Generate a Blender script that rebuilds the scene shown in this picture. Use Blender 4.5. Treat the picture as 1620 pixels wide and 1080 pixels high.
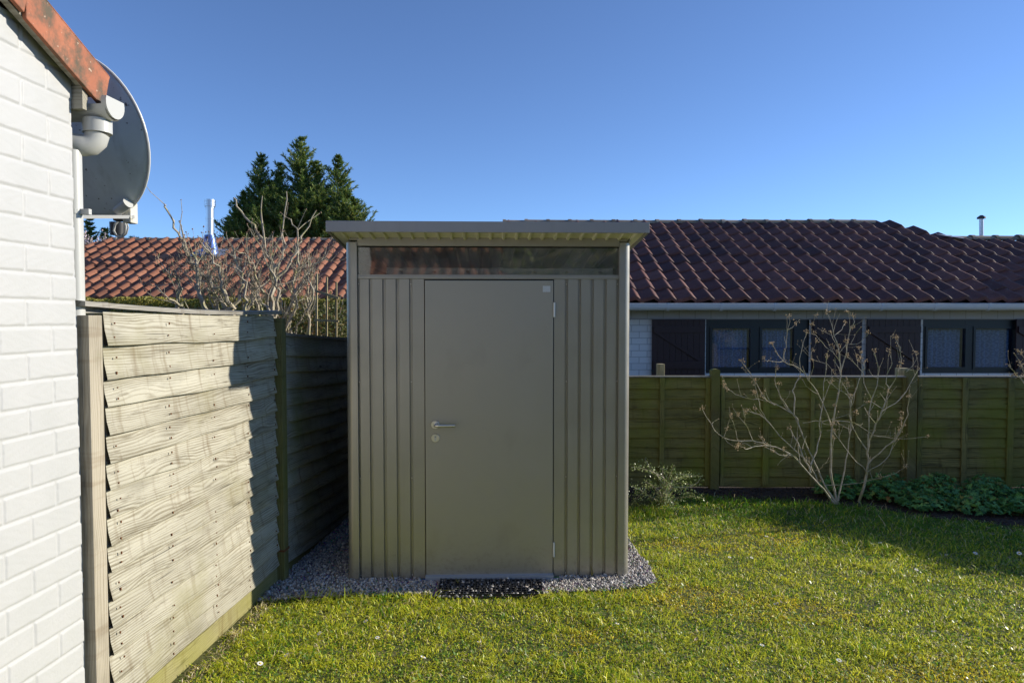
import bpy, bmesh, math, random
import numpy as np
from mathutils import Vector, Matrix
R = math.radians
rng = np.random.default_rng(7)
random.seed(7)
C = bpy.context.scene.collection
scene = bpy.context.scene
for o in list(bpy.data.objects): bpy.data.objects.remove(o)

# ------------------------------------------------------------------ camera, sky, sun, exposure
FPX = 1065.0
PITCH = math.atan(0.0357)
EYE = 1.64
cd = bpy.data.cameras.new('camera'); cam = bpy.data.objects.new('camera', cd); C.objects.link(cam)
cam.location = (0, 0, EYE); cam.rotation_euler = (R(90) - PITCH, 0, 0)
cd.sensor_width = 36; cd.lens = 36 * FPX / 1620; cd.clip_start = 0.05; cd.clip_end = 3000
scene.camera = cam
SUN_AZ = math.atan2(.980, .195)          # clockwise from +Y
SUN_EL = R(20.5)
w = bpy.data.worlds.new('World'); scene.world = w; w.use_nodes = True
nt = w.node_tree
sky = nt.nodes.new('ShaderNodeTexSky'); sky.sky_type = 'NISHITA'; sky.sun_disc = False
sky.sun_elevation = SUN_EL; sky.sun_rotation = SUN_AZ
sky.air_density = 0.7; sky.dust_density = 0.0; sky.ozone_density = 7.0; sky.altitude = 0
bg = nt.nodes['Background']; hs = nt.nodes.new('ShaderNodeHueSaturation'); hs.inputs['Saturation'].default_value = 0.93; nt.links.new(sky.outputs[0], hs.inputs['Color']); nt.links.new(hs.outputs[0], bg.inputs[0]); bg.inputs[1].default_value = 0.130
sl = bpy.data.lights.new('sun', 'SUN'); sl.energy = 4.1; sl.angle = R(0.6); sl.color = (1, .93, .80)
so = bpy.data.objects.new('sun', sl); C.objects.link(so)
sdir = Vector((math.sin(SUN_AZ) * math.cos(SUN_EL), math.cos(SUN_AZ) * math.cos(SUN_EL), math.sin(SUN_EL)))
so.rotation_euler = sdir.to_track_quat('Z', 'Y').to_euler(); so.location = (8, 0, 12)
scene.view_settings.view_transform = 'Standard'; scene.view_settings.look = 'None'
scene.view_settings.exposure = 0.60; scene.view_settings.gamma = 1
scene.render.engine = 'CYCLES'
scene.cycles.caustics_reflective = False; scene.cycles.caustics_refractive = False

def P(x, y, Y):                            # point seen at photo pixel (x, y) at depth Y
    f = Vector((0, math.cos(PITCH), -math.sin(PITCH))); u = Vector((0, math.sin(PITCH), math.cos(PITCH)))
    d = f + Vector(((x - 810) / FPX, 0, 0)) + u * ((540 - y) / FPX)
    return Vector((0, 0, EYE)) + d * (Y / d.y)

# ------------------------------------------------------------------ materials
class Mt:
    def __init__(s, name, col=(.5, .5, .5), rough=.6, metal=0.0, spec=.5):
        s.m = bpy.data.materials.new(name); s.m.use_nodes = True; s.nt = s.m.node_tree
        s.b = s.nt.nodes['Principled BSDF']
        s.b.inputs['Base Color'].default_value = (*col, 1); s.b.inputs['Roughness'].default_value = rough
        s.b.inputs['Metallic'].default_value = metal; s.b.inputs['Specular IOR Level'].default_value = spec
    def n(s, t, **kw):
        nd = s.nt.nodes.new(t)
        for k, v in kw.items():
            if hasattr(nd, k): setattr(nd, k, v)
        return nd
    def l(s, a, b): s.nt.links.new(a, b)
    def coord(s, kind='Object', scale=(1, 1, 1)):
        t = s.n('ShaderNodeTexCoord'); m = s.n('ShaderNodeMapping'); m.inputs['Scale'].default_value = scale
        s.l(t.outputs[kind], m.inputs[0]); return m.outputs[0]
    def noise(s, vec, scale, detail=4, rough=.55, dist=0):
        t = s.n('ShaderNodeTexNoise'); s.l(vec, t.inputs['Vector'])
        t.inputs['Scale'].default_value = scale; t.inputs['Detail'].default_value = detail
        t.inputs['Roughness'].default_value = rough; t.inputs['Distortion'].default_value = dist
        return t.outputs['Fac']
    def ramp(s, fac, stops):
        r = s.n('ShaderNodeValToRGB'); s.l(fac, r.inputs[0]); e = r.color_ramp.elements
        stops = sorted(stops, key=lambda q: q[0])
        while len(e) < len(stops): e.new(.5)
        for i in range(len(e)): e[i].position = i / max(1, len(e) - 1)
        for i in reversed(range(len(stops))):
            e[i].position = stops[i][0]
        for i, (p, c) in enumerate(stops):
            e[i].position = p; e[i].color = (*c, 1) if len(c) == 3 else c
        return r.outputs[0]
    def g(s, fac, a, b): return s.ramp(fac, [(a, (0, 0, 0)), (b, (1, 1, 1))])
    def mix(s, fac, a, b, mode='MIX'):
        m = s.n('ShaderNodeMix', data_type='RGBA', blend_type=mode)
        for sock, v in ((m.inputs[0], fac), (m.inputs[6], a), (m.inputs[7], b)):
            if isinstance(v, bpy.types.NodeSocket): s.l(v, sock)
            elif isinstance(v, (int, float)): sock.default_value = v
            else: sock.default_value = (*v, 1)
        return m.outputs[2]
    def math(s, op, a, b=0.0, c=0.0):
        m = s.n('ShaderNodeMath', operation=op)
        for sock, v in zip(m.inputs, (a, b, c)):
            if isinstance(v, bpy.types.NodeSocket): s.l(v, sock)
            else: sock.default_value = v
        return m.outputs[0]
    def col(s, v): s.l(v, s.b.inputs['Base Color']); return s
    def rgh(s, v): s.l(v, s.b.inputs['Roughness']); return s
    def bump(s, h, strength=.3, dist=.01):
        b = s.n('ShaderNodeBump'); s.l(h, b.inputs['Height']); b.inputs['Strength'].default_value = strength
        b.inputs['Distance'].default_value = dist; s.l(b.outputs[0], s.b.inputs['Normal']); return s
    def translucent(s, colsock, amt=.3):
        t = s.n('ShaderNodeBsdfTranslucent'); mx = s.n('ShaderNodeMixShader'); mx.inputs[0].default_value = amt
        if isinstance(colsock, bpy.types.NodeSocket): s.l(colsock, t.inputs[0])
        else: t.inputs[0].default_value = (*colsock, 1)
        out = s.nt.nodes['Material Output']; s.l(s.b.outputs[0], mx.inputs[1]); s.l(t.outputs[0], mx.inputs[2]); s.l(mx.outputs[0], out.inputs[0]); return s

M = {}
def painted_metal(name, col, rough, metal):
    m = Mt(name, col, rough, metal); v = m.coord()
    n1 = m.noise(v, 2.2, 5); c = m.mix(m.g(n1, .35, .75), tuple(x * .93 for x in col), tuple(min(1, x * 1.05) for x in col))
    n2 = m.noise(v, 900, 1)
    sp = m.n('ShaderNodeSeparateXYZ'); m.l(v, sp.inputs[0])
    low = m.g(sp.outputs[2], .32, .02); drt = m.math('MULTIPLY', m.g(m.noise(v, 34, 6, .7), .50, .66), m.math('MULTIPLY', m.math('POWER', low, 1.6), .4))
    strk = m.math('MULTIPLY', m.g(m.noise(m.coord('Object', (38, 38, .9)), 1, 3), .56, .72), .16)
    c = m.mix(strk, c, tuple(x * .72 for x in col)); c = m.mix(drt, c, (.13, .11, .07))
    m.col(c); m.rgh(m.ramp(m.noise(v, 6, 6), [(.3, (rough - .05,) * 3), (.7, (rough + .09,) * 3)])); m.bump(n2, .10, .0006); return m.m
M['shed'] = painted_metal('shed_grey_sheet_metal', (.39, .368, .318), .34, .5)
M['shed_roof'] = painted_metal('shed_roof_fascia_metal', (.34, .33, .32), .40, .3)
M['soffit'] = painted_metal('roof_underside_metal', (.85, .82, .62), .45, .05)
# door: faint smudges and scuffs near the foot
m = Mt('shed_door_metal', (.39, .368, .318), .34, .5); v = m.coord()
sm = m.g(m.noise(m.coord('Object', (1, 1, .6)), 3.3, 3), .60, .74)
sp = m.n('ShaderNodeSeparateXYZ'); m.l(v, sp.inputs[0])
low = m.g(sp.outputs[2], .34, .03); drt = m.math('MULTIPLY', m.g(m.noise(v, 34, 6, .7), .50, .66), m.math('MULTIPLY', m.math('POWER', low, 1.6), .35))
m.col(m.mix(drt, m.mix(m.math('MULTIPLY', sm, .35), (.39, .368, .318), (.30, .28, .235)), (.13, .11, .07)))
m.rgh(m.ramp(m.noise(v, 5, 6), [(.3, (.38,) * 3), (.7, (.50,) * 3)])); m.bump(m.noise(v, 900, 1), .1, .0006); M['door'] = m.m
M['steel'] = Mt('brushed_stainless_steel', (.72, .69, .62), .30, 1.0).m
M['zinc'] = Mt('galvanised_steel', (.55, .57, .6), .35, .9).m
M['dark'] = Mt('black_seal', (.012, .012, .012), .8).m
m = Mt('interior_dark_sheet', (.22, .21, .18), .6); M['interior'] = m.m
m = Mt('sticker_foil', (.62, .64, .66), .35, .3); b = m.noise(m.coord('Object', (400, 1, 900)), 1, 2); m.col(m.ramp(b, [(.42, (.72, .74, .76)), (.6, (.45, .48, .5))])); M['sticker'] = m.m
# transom glass
m = Mt('transom_acrylic', (.62, .64, .62), .03); out = m.nt.nodes['Material Output']
tr = m.n('ShaderNodeBsdfTransparent'); tr.inputs[0].default_value = (.88, .9, .88, 1); gl = m.n('ShaderNodeBsdfGlossy'); gl.inputs['Roughness'].default_value = .025; gl.inputs[0].default_value = (1, 1, 1, 1)
fr = m.n('ShaderNodeFresnel'); fr.inputs[0].default_value = 1.6
mx = m.n('ShaderNodeMixShader'); m.l(m.math('ADD', m.math('MULTIPLY', fr.outputs[0], 1.1), .02), mx.inputs[0]); m.l(tr.outputs[0], mx.inputs[1]); m.l(gl.outputs[0], mx.inputs[2])
df = m.n('ShaderNodeBsdfDiffuse'); df.inputs[0].default_value = (.5, .5, .48, 1)
mx2 = m.n('ShaderNodeMixShader'); m.l(m.ramp(m.noise(m.coord('Object', (1, 1, 1)), 6, 5), [(.35, (.05,) * 3), (.75, (.20,) * 3)]), mx2.inputs[0]); m.l(mx.outputs[0], mx2.inputs[1]); m.l(df.outputs[0], mx2.inputs[2]); m.l(mx2.outputs[0], out.inputs[0]); M['glass'] = m.m

def wood(name, light, mid, dark, algae, algae_amt, green_low=.0, knots=True):
    """uses UV: u along the board in metres, v across (each board has its own offset)"""
    m = Mt(name, mid, .82, 0, .25)
    uv = m.coord('UV'); sep = m.n('ShaderNodeSeparateXYZ'); m.l(uv, sep.inputs[0])
    big = m.noise(m.coord('UV', (1.1, 7, 1)), 1.3, 2, .5)
    vor = m.n('ShaderNodeTexVoronoi'); m.l(m.coord('UV', (2.3, 8, 1)), vor.inputs['Vector']); vor.inputs['Scale'].default_value = 1.0; vor.inputs['Randomness'].default_value = .9
    d = vor.outputs['Distance']
    kn = m.g(d, .26, .02) if knots else m.math('MULTIPLY', d, 0)
    phase = m.math('ADD', m.math('MULTIPLY', sep.outputs[1], 520), m.math('ADD', m.math('MULTIPLY', big, 34), m.math('MULTIPLY', m.g(d, .5, .0), 16)))
    grain = m.math('MULTIPLY_ADD', m.math('SINE', phase), .5, .5)
    fine = m.noise(m.coord('UV', (7, 330, 1)), 1, 5, .7)
    broad = m.noise(m.coord('UV', (1.6, 14, 1)), 1, 3)
    gm = m.math('ADD', m.math('MULTIPLY', grain, m.math('MULTIPLY', m.noise(m.coord('UV', (1.3, 9, 1)), 1, 2), .46)), m.math('ADD', m.math('MULTIPLY', fine, .66), m.math('MULTIPLY', broad, .50)))
    c = m.ramp(gm, [(.36, dark), (.54, mid), (.74, light)])
    c = m.mix(m.math('MULTIPLY', m.g(m.noise(m.coord('UV', (.25, .9, 1)), 3, 2), .35, .7), .30), c, tuple(x * .55 for x in mid))
    c = m.mix(m.math('MULTIPLY', m.g(m.noise(m.coord('UV', (16, 1.5, 1)), 1.3, 3), .56, .72), .5), c, (mid[0] * .55, mid[1] * .42, mid[2] * .30))
    c = m.mix(m.math('MULTIPLY', m.g(m.noise(m.coord('UV', (2, 6, 1)), 1.3, 4), .52, .72), .45), c, tuple(x * .42 for x in mid))
    blk = m.g(m.noise(m.coord('UV', (3.2, 26, 1)), 1.1, 5, .7), .57, .68)
    c = m.mix(m.math('MULTIPLY', blk, .62), c, tuple(x * 1.5 for x in dark))
    crack = m.g(m.noise(m.coord('UV', (2.2, 95, 1)), 1, 2, .5, .4), .66, .72)
    c = m.mix(m.math('MULTIPLY', crack, .7), c, tuple(x * .4 for x in dark))
    knc = m.g(d, .10, .03) if knots else kn
    c = m.mix(m.math('MULTIPLY', knc, .75), c, tuple(x * .45 for x in dark))
    al = m.g(m.noise(m.coord('Object', (1, 1, 1)), 2.3, 5), .62 - algae_amt * .5, .85 - algae_amt * .4)
    c = m.mix(m.math('MULTIPLY', al, .8), c, algae)
    m.col(c); m.rgh(m.ramp(fine, [(.3, (.9,) * 3), (.7, (.72,) * 3)]))
    h = m.math('SUBTRACT', m.math('ADD', m.math('MULTIPLY', gm, 1.0), m.math('MULTIPLY', kn, .5)), m.math('MULTIPLY', crack, 1.0))
    m.bump(h, .28, .002); return m.m
M['board'] = wood('weathered_pale_fence_board', (.49, .465, .375), (.265, .235, .17), (.075, .06, .038), (.25, .23, .12), .18)
M['board_grey'] = wood('grey_fence_board', (.46, .45, .38), (.29, .28, .225), (.10, .09, .065), (.22, .25, .11), .2)  # greyer boards for the second panel, with green algae patches
M['post'] = wood('weathered_grey_post', (.46, .41, .32), (.34, .295, .22), (.17, .14, .10), (.25, .25, .12), .05, knots=False)
M['mossy'] = wood('mossy_green_post', (.22, .20, .085), (.15, .135, .05), (.06, .055, .025), (.16, .165, .03), .40, knots=False)
M['gravel_board'] = wood('algae_yellow_gravel_board', (.33, .30, .14), (.22, .195, .085), (.09, .08, .035), (.25, .24, .05), .35)
M['back_board'] = wood('green_algae_fence_board', (.29, .26, .09), (.13, .12, .045), (.028, .026, .014), (.21, .23, .03), .36)
M['stub'] = wood('sawn_yellow_post', (.50, .42, .24), (.38, .31, .17), (.2, .16, .08), (.4, .36, .2), .0, knots=False)
M['cap'] = wood('grey_cap_rail', (.36, .34, .30), (.24, .225, .19), (.10, .09, .07), (.2, .2, .1), .15)
m = Mt('rust', (.16, .06, .02), .9); M['rust'] = m.m
# painted brick
m = Mt('white_painted_brick', (.80, .80, .78), .55); v = m.coord()
c = m.mix(m.g(m.noise(v, 5, 5), .4, .8), (.465, .465, .458), (.43, .435, .425))
c = m.mix(m.math('MULTIPLY', m.g(m.noise(v, 26, 5), .70, .78), .4), c, (.45, .44, .38))
m.col(c); m.bump(m.noise(v, 160, 4), .25, .002); M['paint_brick'] = m.m
def brick_tex(name, c1, c2, mort, bw=.225, bh=.09):
    m = Mt(name, c1, .6); v = m.coord('UV')
    b = m.n('ShaderNodeTexBrick'); m.l(v, b.inputs['Vector']); b.inputs['Scale'].default_value = 1
    b.inputs['Brick Width'].default_value = bw; b.inputs['Row Height'].default_value = bh; b.inputs['Mortar Size'].default_value = .005
    b.inputs['Color1'].default_value = (*c1, 1); b.inputs['Color2'].default_value = (*c2, 1); b.inputs['Mortar'].default_value = (*mort, 1)
    m.col(m.mix(m.math('MULTIPLY', m.noise(m.coord(), 4, 5), .3), b.outputs['Color'], tuple(x * .75 for x in c1))); m.bump(m.math('SUBTRACT', 1, b.outputs['Fac']), .6, .006); return m.m
M['house_brick'] = brick_tex('painted_white_house_brick', (.78, .79, .80), (.72, .73, .75), (.42, .43, .45))
# roof tiles
def tile_mat(name, a, b_, c_, moss=.0):
    m = Mt(name, a, .62, 0, .4); geo = m.n('ShaderNodeNewGeometry'); rnd = geo.outputs['Random Per Island']
    c = m.ramp(rnd, [(0, tuple(x * .72 for x in c_)), (.3, a), (.75, b_), (1, (b_[0] * 1.15, b_[1] * 1.3, b_[2] * 1.35))]); c = m.mix(m.math('MULTIPLY', m.g(m.noise(m.coord('Object', (1, 1, 1)), .8, 4), .4, .7), .35), c, tuple(x * .55 for x in a))
    n = m.noise(m.coord(), 9, 6, .65)
    c = m.mix(m.math('MULTIPLY', m.g(n, .48, .75), .55), c, tuple(x * .35 for x in a))
    c = m.mix(m.math('MULTIPLY', m.g(m.noise(m.coord(), 40, 4), .60, .72), .35 + moss), c, (.24, .21, .13))
    m.col(c); m.bump(m.noise(m.coord(), 90, 4), .3, .003); return m.m
M['tile_red'] = tile_mat('orange_red_clay_tile', (.30, .12, .065), (.36, .145, .08), (.24, .10, .06))
M['tile_dark'] = tile_mat('brown_red_clay_tile', (.125, .048, .038), (.165, .062, .045), (.10, .042, .038))
M['ridge'] = tile_mat('sunlit_mossy_ridge_tile', (.30, .24, .17), (.38, .29, .21), (.24, .19, .13), .15)  # paler than the roof tiles: sunlight on the ridge is put into the colour
m = Mt('weathered_terracotta_verge', (.5, .14, .05), .75); v = m.coord()
c = m.ramp(m.noise(v, 6, 5), [(.3, (.30, .10, .05)), (.6, (.40, .135, .065)), (.8, (.36, .17, .10))])
c = m.mix(m.g(m.noise(m.coord('Object', (1, 1, .8)), 9, 8, .7), .44, .60), c, (.10, .075, .045))
c = m.mix(m.g(m.noise(v, 55, 4), .66, .72), c, (.5, .36, .26)); m.col(c); m.bump(m.noise(v, 70, 6), .5, .004); M['verge'] = m.m
M['bargeboard'] = wood('grey_bargeboard', (.36, .34, .28), (.24, .22, .17), (.10, .09, .07), (.2, .2, .12), .0)
M['soffit_board'] = Mt('dark_soffit', (.05, .045, .04), .8).m
m = Mt('white_plastic', (.78, .78, .74), .35); c = m.mix(m.g(m.noise(m.coord('Object', (1, 1, .5)), 14, 6), .62, .75), (.50, .50, .47), (.34, .32, .27)); m.col(c); M['pvc'] = m.m
m = Mt('grey_gutter', (.66, .69, .73), .4); M['gutter'] = m.m
m = Mt('dish_grey_enamel', (.36, .38, .40), .42, 0); n = m.noise(m.coord(), 5, 6); c = m.mix(m.g(n, .4, .75), (.60, .66, .70), (.52, .57, .61)); c = m.mix(m.math('MULTIPLY', m.g(m.noise(m.coord('Object', (14, 14, 1.4)), 1, 5), .5, .7), .35), c, (.24, .26, .25)); c = m.mix(m.g(m.noise(m.coord(), 60, 3), .68, .72), c, (.08, .08, .08)); m.col(c); M['dish'] = m.m
M['dish_rim'] = Mt('dish_rim_paint', (.6, .6, .58), .4).m
m = Mt('cream_plastic', (.58, .56, .47), .45); c = m.mix(m.g(m.noise(m.coord(), 40, 4), .55, .7), (.6, .58, .5), (.35, .33, .24)); m.col(c); M['cream'] = m.m
M['black_plastic'] = Mt('black_plastic', (.018, .018, .02), .45).m
M['cable'] = Mt('grey_cable', (.35, .35, .33), .5).m
m = Mt('dark_purple_timber', (.040, .016, .022), .45); c = m.mix(m.noise(m.coord('Object', (3, 3, .6)), 8, 4), (.024, .010, .014), (.040, .017, .022)); m.col(c); M['shutter'] = m.m
M['frame'] = Mt('dark_blue_window_frame', (.012, .022, .030), .4).m
m = Mt('house_window_glass', (.5, .55, .6), .02); out = m.nt.nodes['Material Output']
tr = m.n('ShaderNodeBsdfTransparent'); tr.inputs[0].default_value = (.70, .82, .95, 1); gl = m.n('ShaderNodeBsdfGlossy'); gl.inputs['Roughness'].default_value = .03
mx = m.n('ShaderNodeMixShader'); mx.inputs[0].default_value = .10; m.l(tr.outputs[0], mx.inputs[1]); m.l(gl.outputs[0], mx.inputs[2]); m.l(mx.outputs[0], out.inputs[0]); M['pane'] = m.m
m = Mt('lace_curtain', (.5, .55, .6), .9); 
vv = m.n('ShaderNodeTexVoronoi'); m.l(m.coord('Object', (9, 1, 9)), vv.inputs['Vector']); vv.inputs['Scale'].default_value = 1; vv.inputs['Randomness'].default_value = .2
w2 = m.noise(m.coord('Object', (60, 1, 60)), 1, 2)
lc = m.ramp(m.math('ADD', m.math('MULTIPLY', m.math('SINE', m.math('MULTIPLY', vv.outputs['Distance'], 22)), .35), w2), [(.2, (.26, .34, .44)), (.8, (.44, .53, .63))]); m.col(lc); M['lace'] = m.m
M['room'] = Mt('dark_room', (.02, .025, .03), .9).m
M['lead'] = Mt('lead_flashing', (.35, .37, .42), .5, .4).m
M['chrome'] = Mt('polished_flue_steel', (.62, .64, .67), .32, 1.0).m
M['blue_cone'] = Mt('blue_reflective_flue_cone', (.10, .17, .42), .4, .5).m
# ground
m = Mt('soil_under_grass', (.07, .055, .03), .95); v = m.coord()
c = m.ramp(m.noise(v, 7, 6), [(.3, (.05, .06, .015)), (.55, (.10, .11, .03)), (.75, (.17, .14, .06))]); m.col(c); m.bump(m.noise(v, 60, 5), .6, .01); M['ground'] = m.m
m = Mt('gravel_fine', (.2, .2, .2), .9); v = m.coord(); vo = m.n('ShaderNodeTexVoronoi'); m.l(v, vo.inputs['Vector']); vo.inputs['Scale'].default_value = 90
m.col(m.mix(.5, vo.outputs['Color'], (.15, .14, .13), 'MULTIPLY')); m.bump(vo.outputs['Distance'], .8, .006); M['gravel_base'] = m.m
m = Mt('gravel_stone', (.3, .3, .3), .8); geo = m.n('ShaderNodeNewGeometry'); m.col(m.ramp(geo.outputs['Random Per Island'], [(0, (.17, .16, .15)), (.3, (.33, .31, .29)), (.6, (.50, .47, .43)), (.85, (.74, .70, .64)), (1, (.42, .32, .24))])); m.bump(m.noise(m.coord(), 200, 3), .3, .002); M['stone'] = m.m
m = Mt('bed_soil', (.05, .035, .025), .95); v = m.coord(); m.col(m.ramp(m.noise(v, 25, 8, .7), [(.3, (.025, .017, .013)), (.6, (.07, .05, .036)), (.75, (.13, .10, .07))])); m.bump(m.noise(v, 40, 6, .7), 1, .02); M['soil'] = m.m
def leaf_mat(name, attr=False, cols=None, tr=.35, rough=.5, spec=.4):
    m = Mt(name, (.1, .2, .03), rough, 0, spec)
    if attr:
        a = m.n('ShaderNodeAttribute'); a.attribute_name = 'tint'; c = a.outputs['Color']
    else:
        geo = m.n('ShaderNodeNewGeometry'); c = m.ramp(geo.outputs['Random Per Island'], cols)
    m.col(c); m.translucent(c, tr); return m.m
M['grass'] = leaf_mat('grass_blades', True, None, .42, .38, .5)
M['hedge'] = leaf_mat('hedge_leaves', False, [(0, (.18, .19, .03)), (.5, (.33, .31, .06)), (1, (.46, .38, .09))])
M['conifer'] = leaf_mat('conifer_sprays', False, [(0, (.05, .11, .03)), (.5, (.13, .21, .045)), (.85, (.24, .30, .06)), (1, (.34, .33, .08))], .3)
M['coto'] = leaf_mat('cotoneaster_leaves', False, [(0, (.10, .16, .04)), (.5, (.32, .40, .12)), (1, (.66, .70, .36))], .25, .35, .6)
M['gera'] = leaf_mat('groundcover_leaves', False, [(0, (.07, .21, .07)), (.6, (.13, .34, .10)), (.9, (.22, .42, .09)), (1, (.36, .20, .06))], .25, .4)
M['ivy'] = leaf_mat('climber_leaves', False, [(0, (.07, .09, .02)), (.6, (.13, .15, .04)), (1, (.2, .1, .04))], .3)
def bark(name, a, b_, g_):
    m = Mt(name, a, .8); v = m.coord(); c = m.ramp(m.noise(v, 30, 5), [(.3, a), (.7, b_)]); c = m.mix(m.g(m.noise(v, 9, 4), .52, .68), c, g_); m.col(c); m.bump(m.noise(v, 120, 4), .5, .003); return m.m
M['bark_pale'] = bark('pale_grey_bark', (.30, .26, .18), (.56, .50, .37), (.28, .28, .09))
M['bark_brown'] = bark('grey_brown_bark', (.27, .23, .17), (.55, .48, .35), (.38, .36, .16))
M['bud'] = Mt('dry_flower_heads', (.55, .40, .22), .9).m
M['rbud'] = Mt('red_brown_buds', (.26, .16, .10), .8).m
M['petal'] = Mt('white_petals', (.85, .85, .84), .6).m
M['disc'] = Mt('yellow_disc', (.7, .5, .04), .8).m
m = Mt('dead_leaf', (.4, .3, .2), .8); M['deadleaf'] = m.m
M['blossom'] = Mt('pale_pink_blossom', (.55, .45, .47), .8).m

# ------------------------------------------------------------------ mesh helpers
def tag(o, label=None, cat=None, group=None, kind=None):
    if label: o['label'] = label
    if cat: o['category'] = cat
    if group: o['group'] = group
    if kind: o['kind'] = kind
    return o
def empty(name, loc=(0, 0, 0), rz=0.0):
    o = bpy.data.objects.new(name, None); C.objects.link(o); o.location = loc; o.rotation_euler = (0, 0, rz); o.empty_display_size = .2; return o
def kids(o): return [c for c in bpy.data.objects if c.parent == o]
def copy_tree(o, parent=None):
    c = o.copy(); C.objects.link(c); c.parent = parent
    for ch in kids(o): copy_tree(ch, c)
    return c
def npmesh(name, V, F, mat, parent=None, uv=None, smooth=False, col=None, local=False):
    """V (n,3), F list of arrays with faces of equal size"""
    V = np.asarray(V, dtype=np.float32).copy()
    if parent is not None and not local:
        q = parent
        while q is not None and q.type != 'EMPTY': q = q.parent
        if q is not None: V -= np.array(q.location, dtype=np.float32)
    me = bpy.data.meshes.new(name); Fs = [np.asarray(f, dtype=np.int32) for f in (F if isinstance(F, list) else [F]) if len(f)]
    nl = sum(f.size for f in Fs); nf = sum(len(f) for f in Fs)
    me.vertices.add(len(V)); me.vertices.foreach_set('co', V.ravel()); me.loops.add(nl); me.polygons.add(nf)
    li = np.concatenate([f.ravel() for f in Fs]); me.loops.foreach_set('vertex_index', li)
    tot = np.concatenate([np.full(len(f), f.shape[1], dtype=np.int32) for f in Fs]); st = np.concatenate([[0], np.cumsum(tot)[:-1]]).astype(np.int32)
    me.polygons.foreach_set('loop_start', st); me.polygons.foreach_set('loop_total', tot)
    if smooth: me.polygons.foreach_set('use_smooth', np.ones(nf, dtype=bool))
    me.update(calc_edges=True)
    if uv is not None:
        l = me.uv_layers.new(name='UVMap'); l.data.foreach_set('uv', np.asarray(uv, dtype=np.float32)[li].ravel())
    if col is not None:
        a = me.color_attributes.new('tint', 'FLOAT_COLOR', 'POINT'); a.data.foreach_set('color', np.asarray(col, dtype=np.float32).ravel())
    if mat: me.materials.append(mat)
    o = bpy.data.objects.new(name, me); C.objects.link(o)
    if parent is not None: o.parent = parent
    return o

def merge(a, b):
    bm = bmesh.new(); bm.from_mesh(a.data); n0 = len(bm.faces); bm.from_mesh(b.data); bm.faces.ensure_lookup_table()
    for f in bm.faces[n0:]: f.material_index = 1
    bm.to_mesh(a.data); bm.free(); a.data.materials.append(b.data.materials[0]); bpy.data.objects.remove(b)

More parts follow.
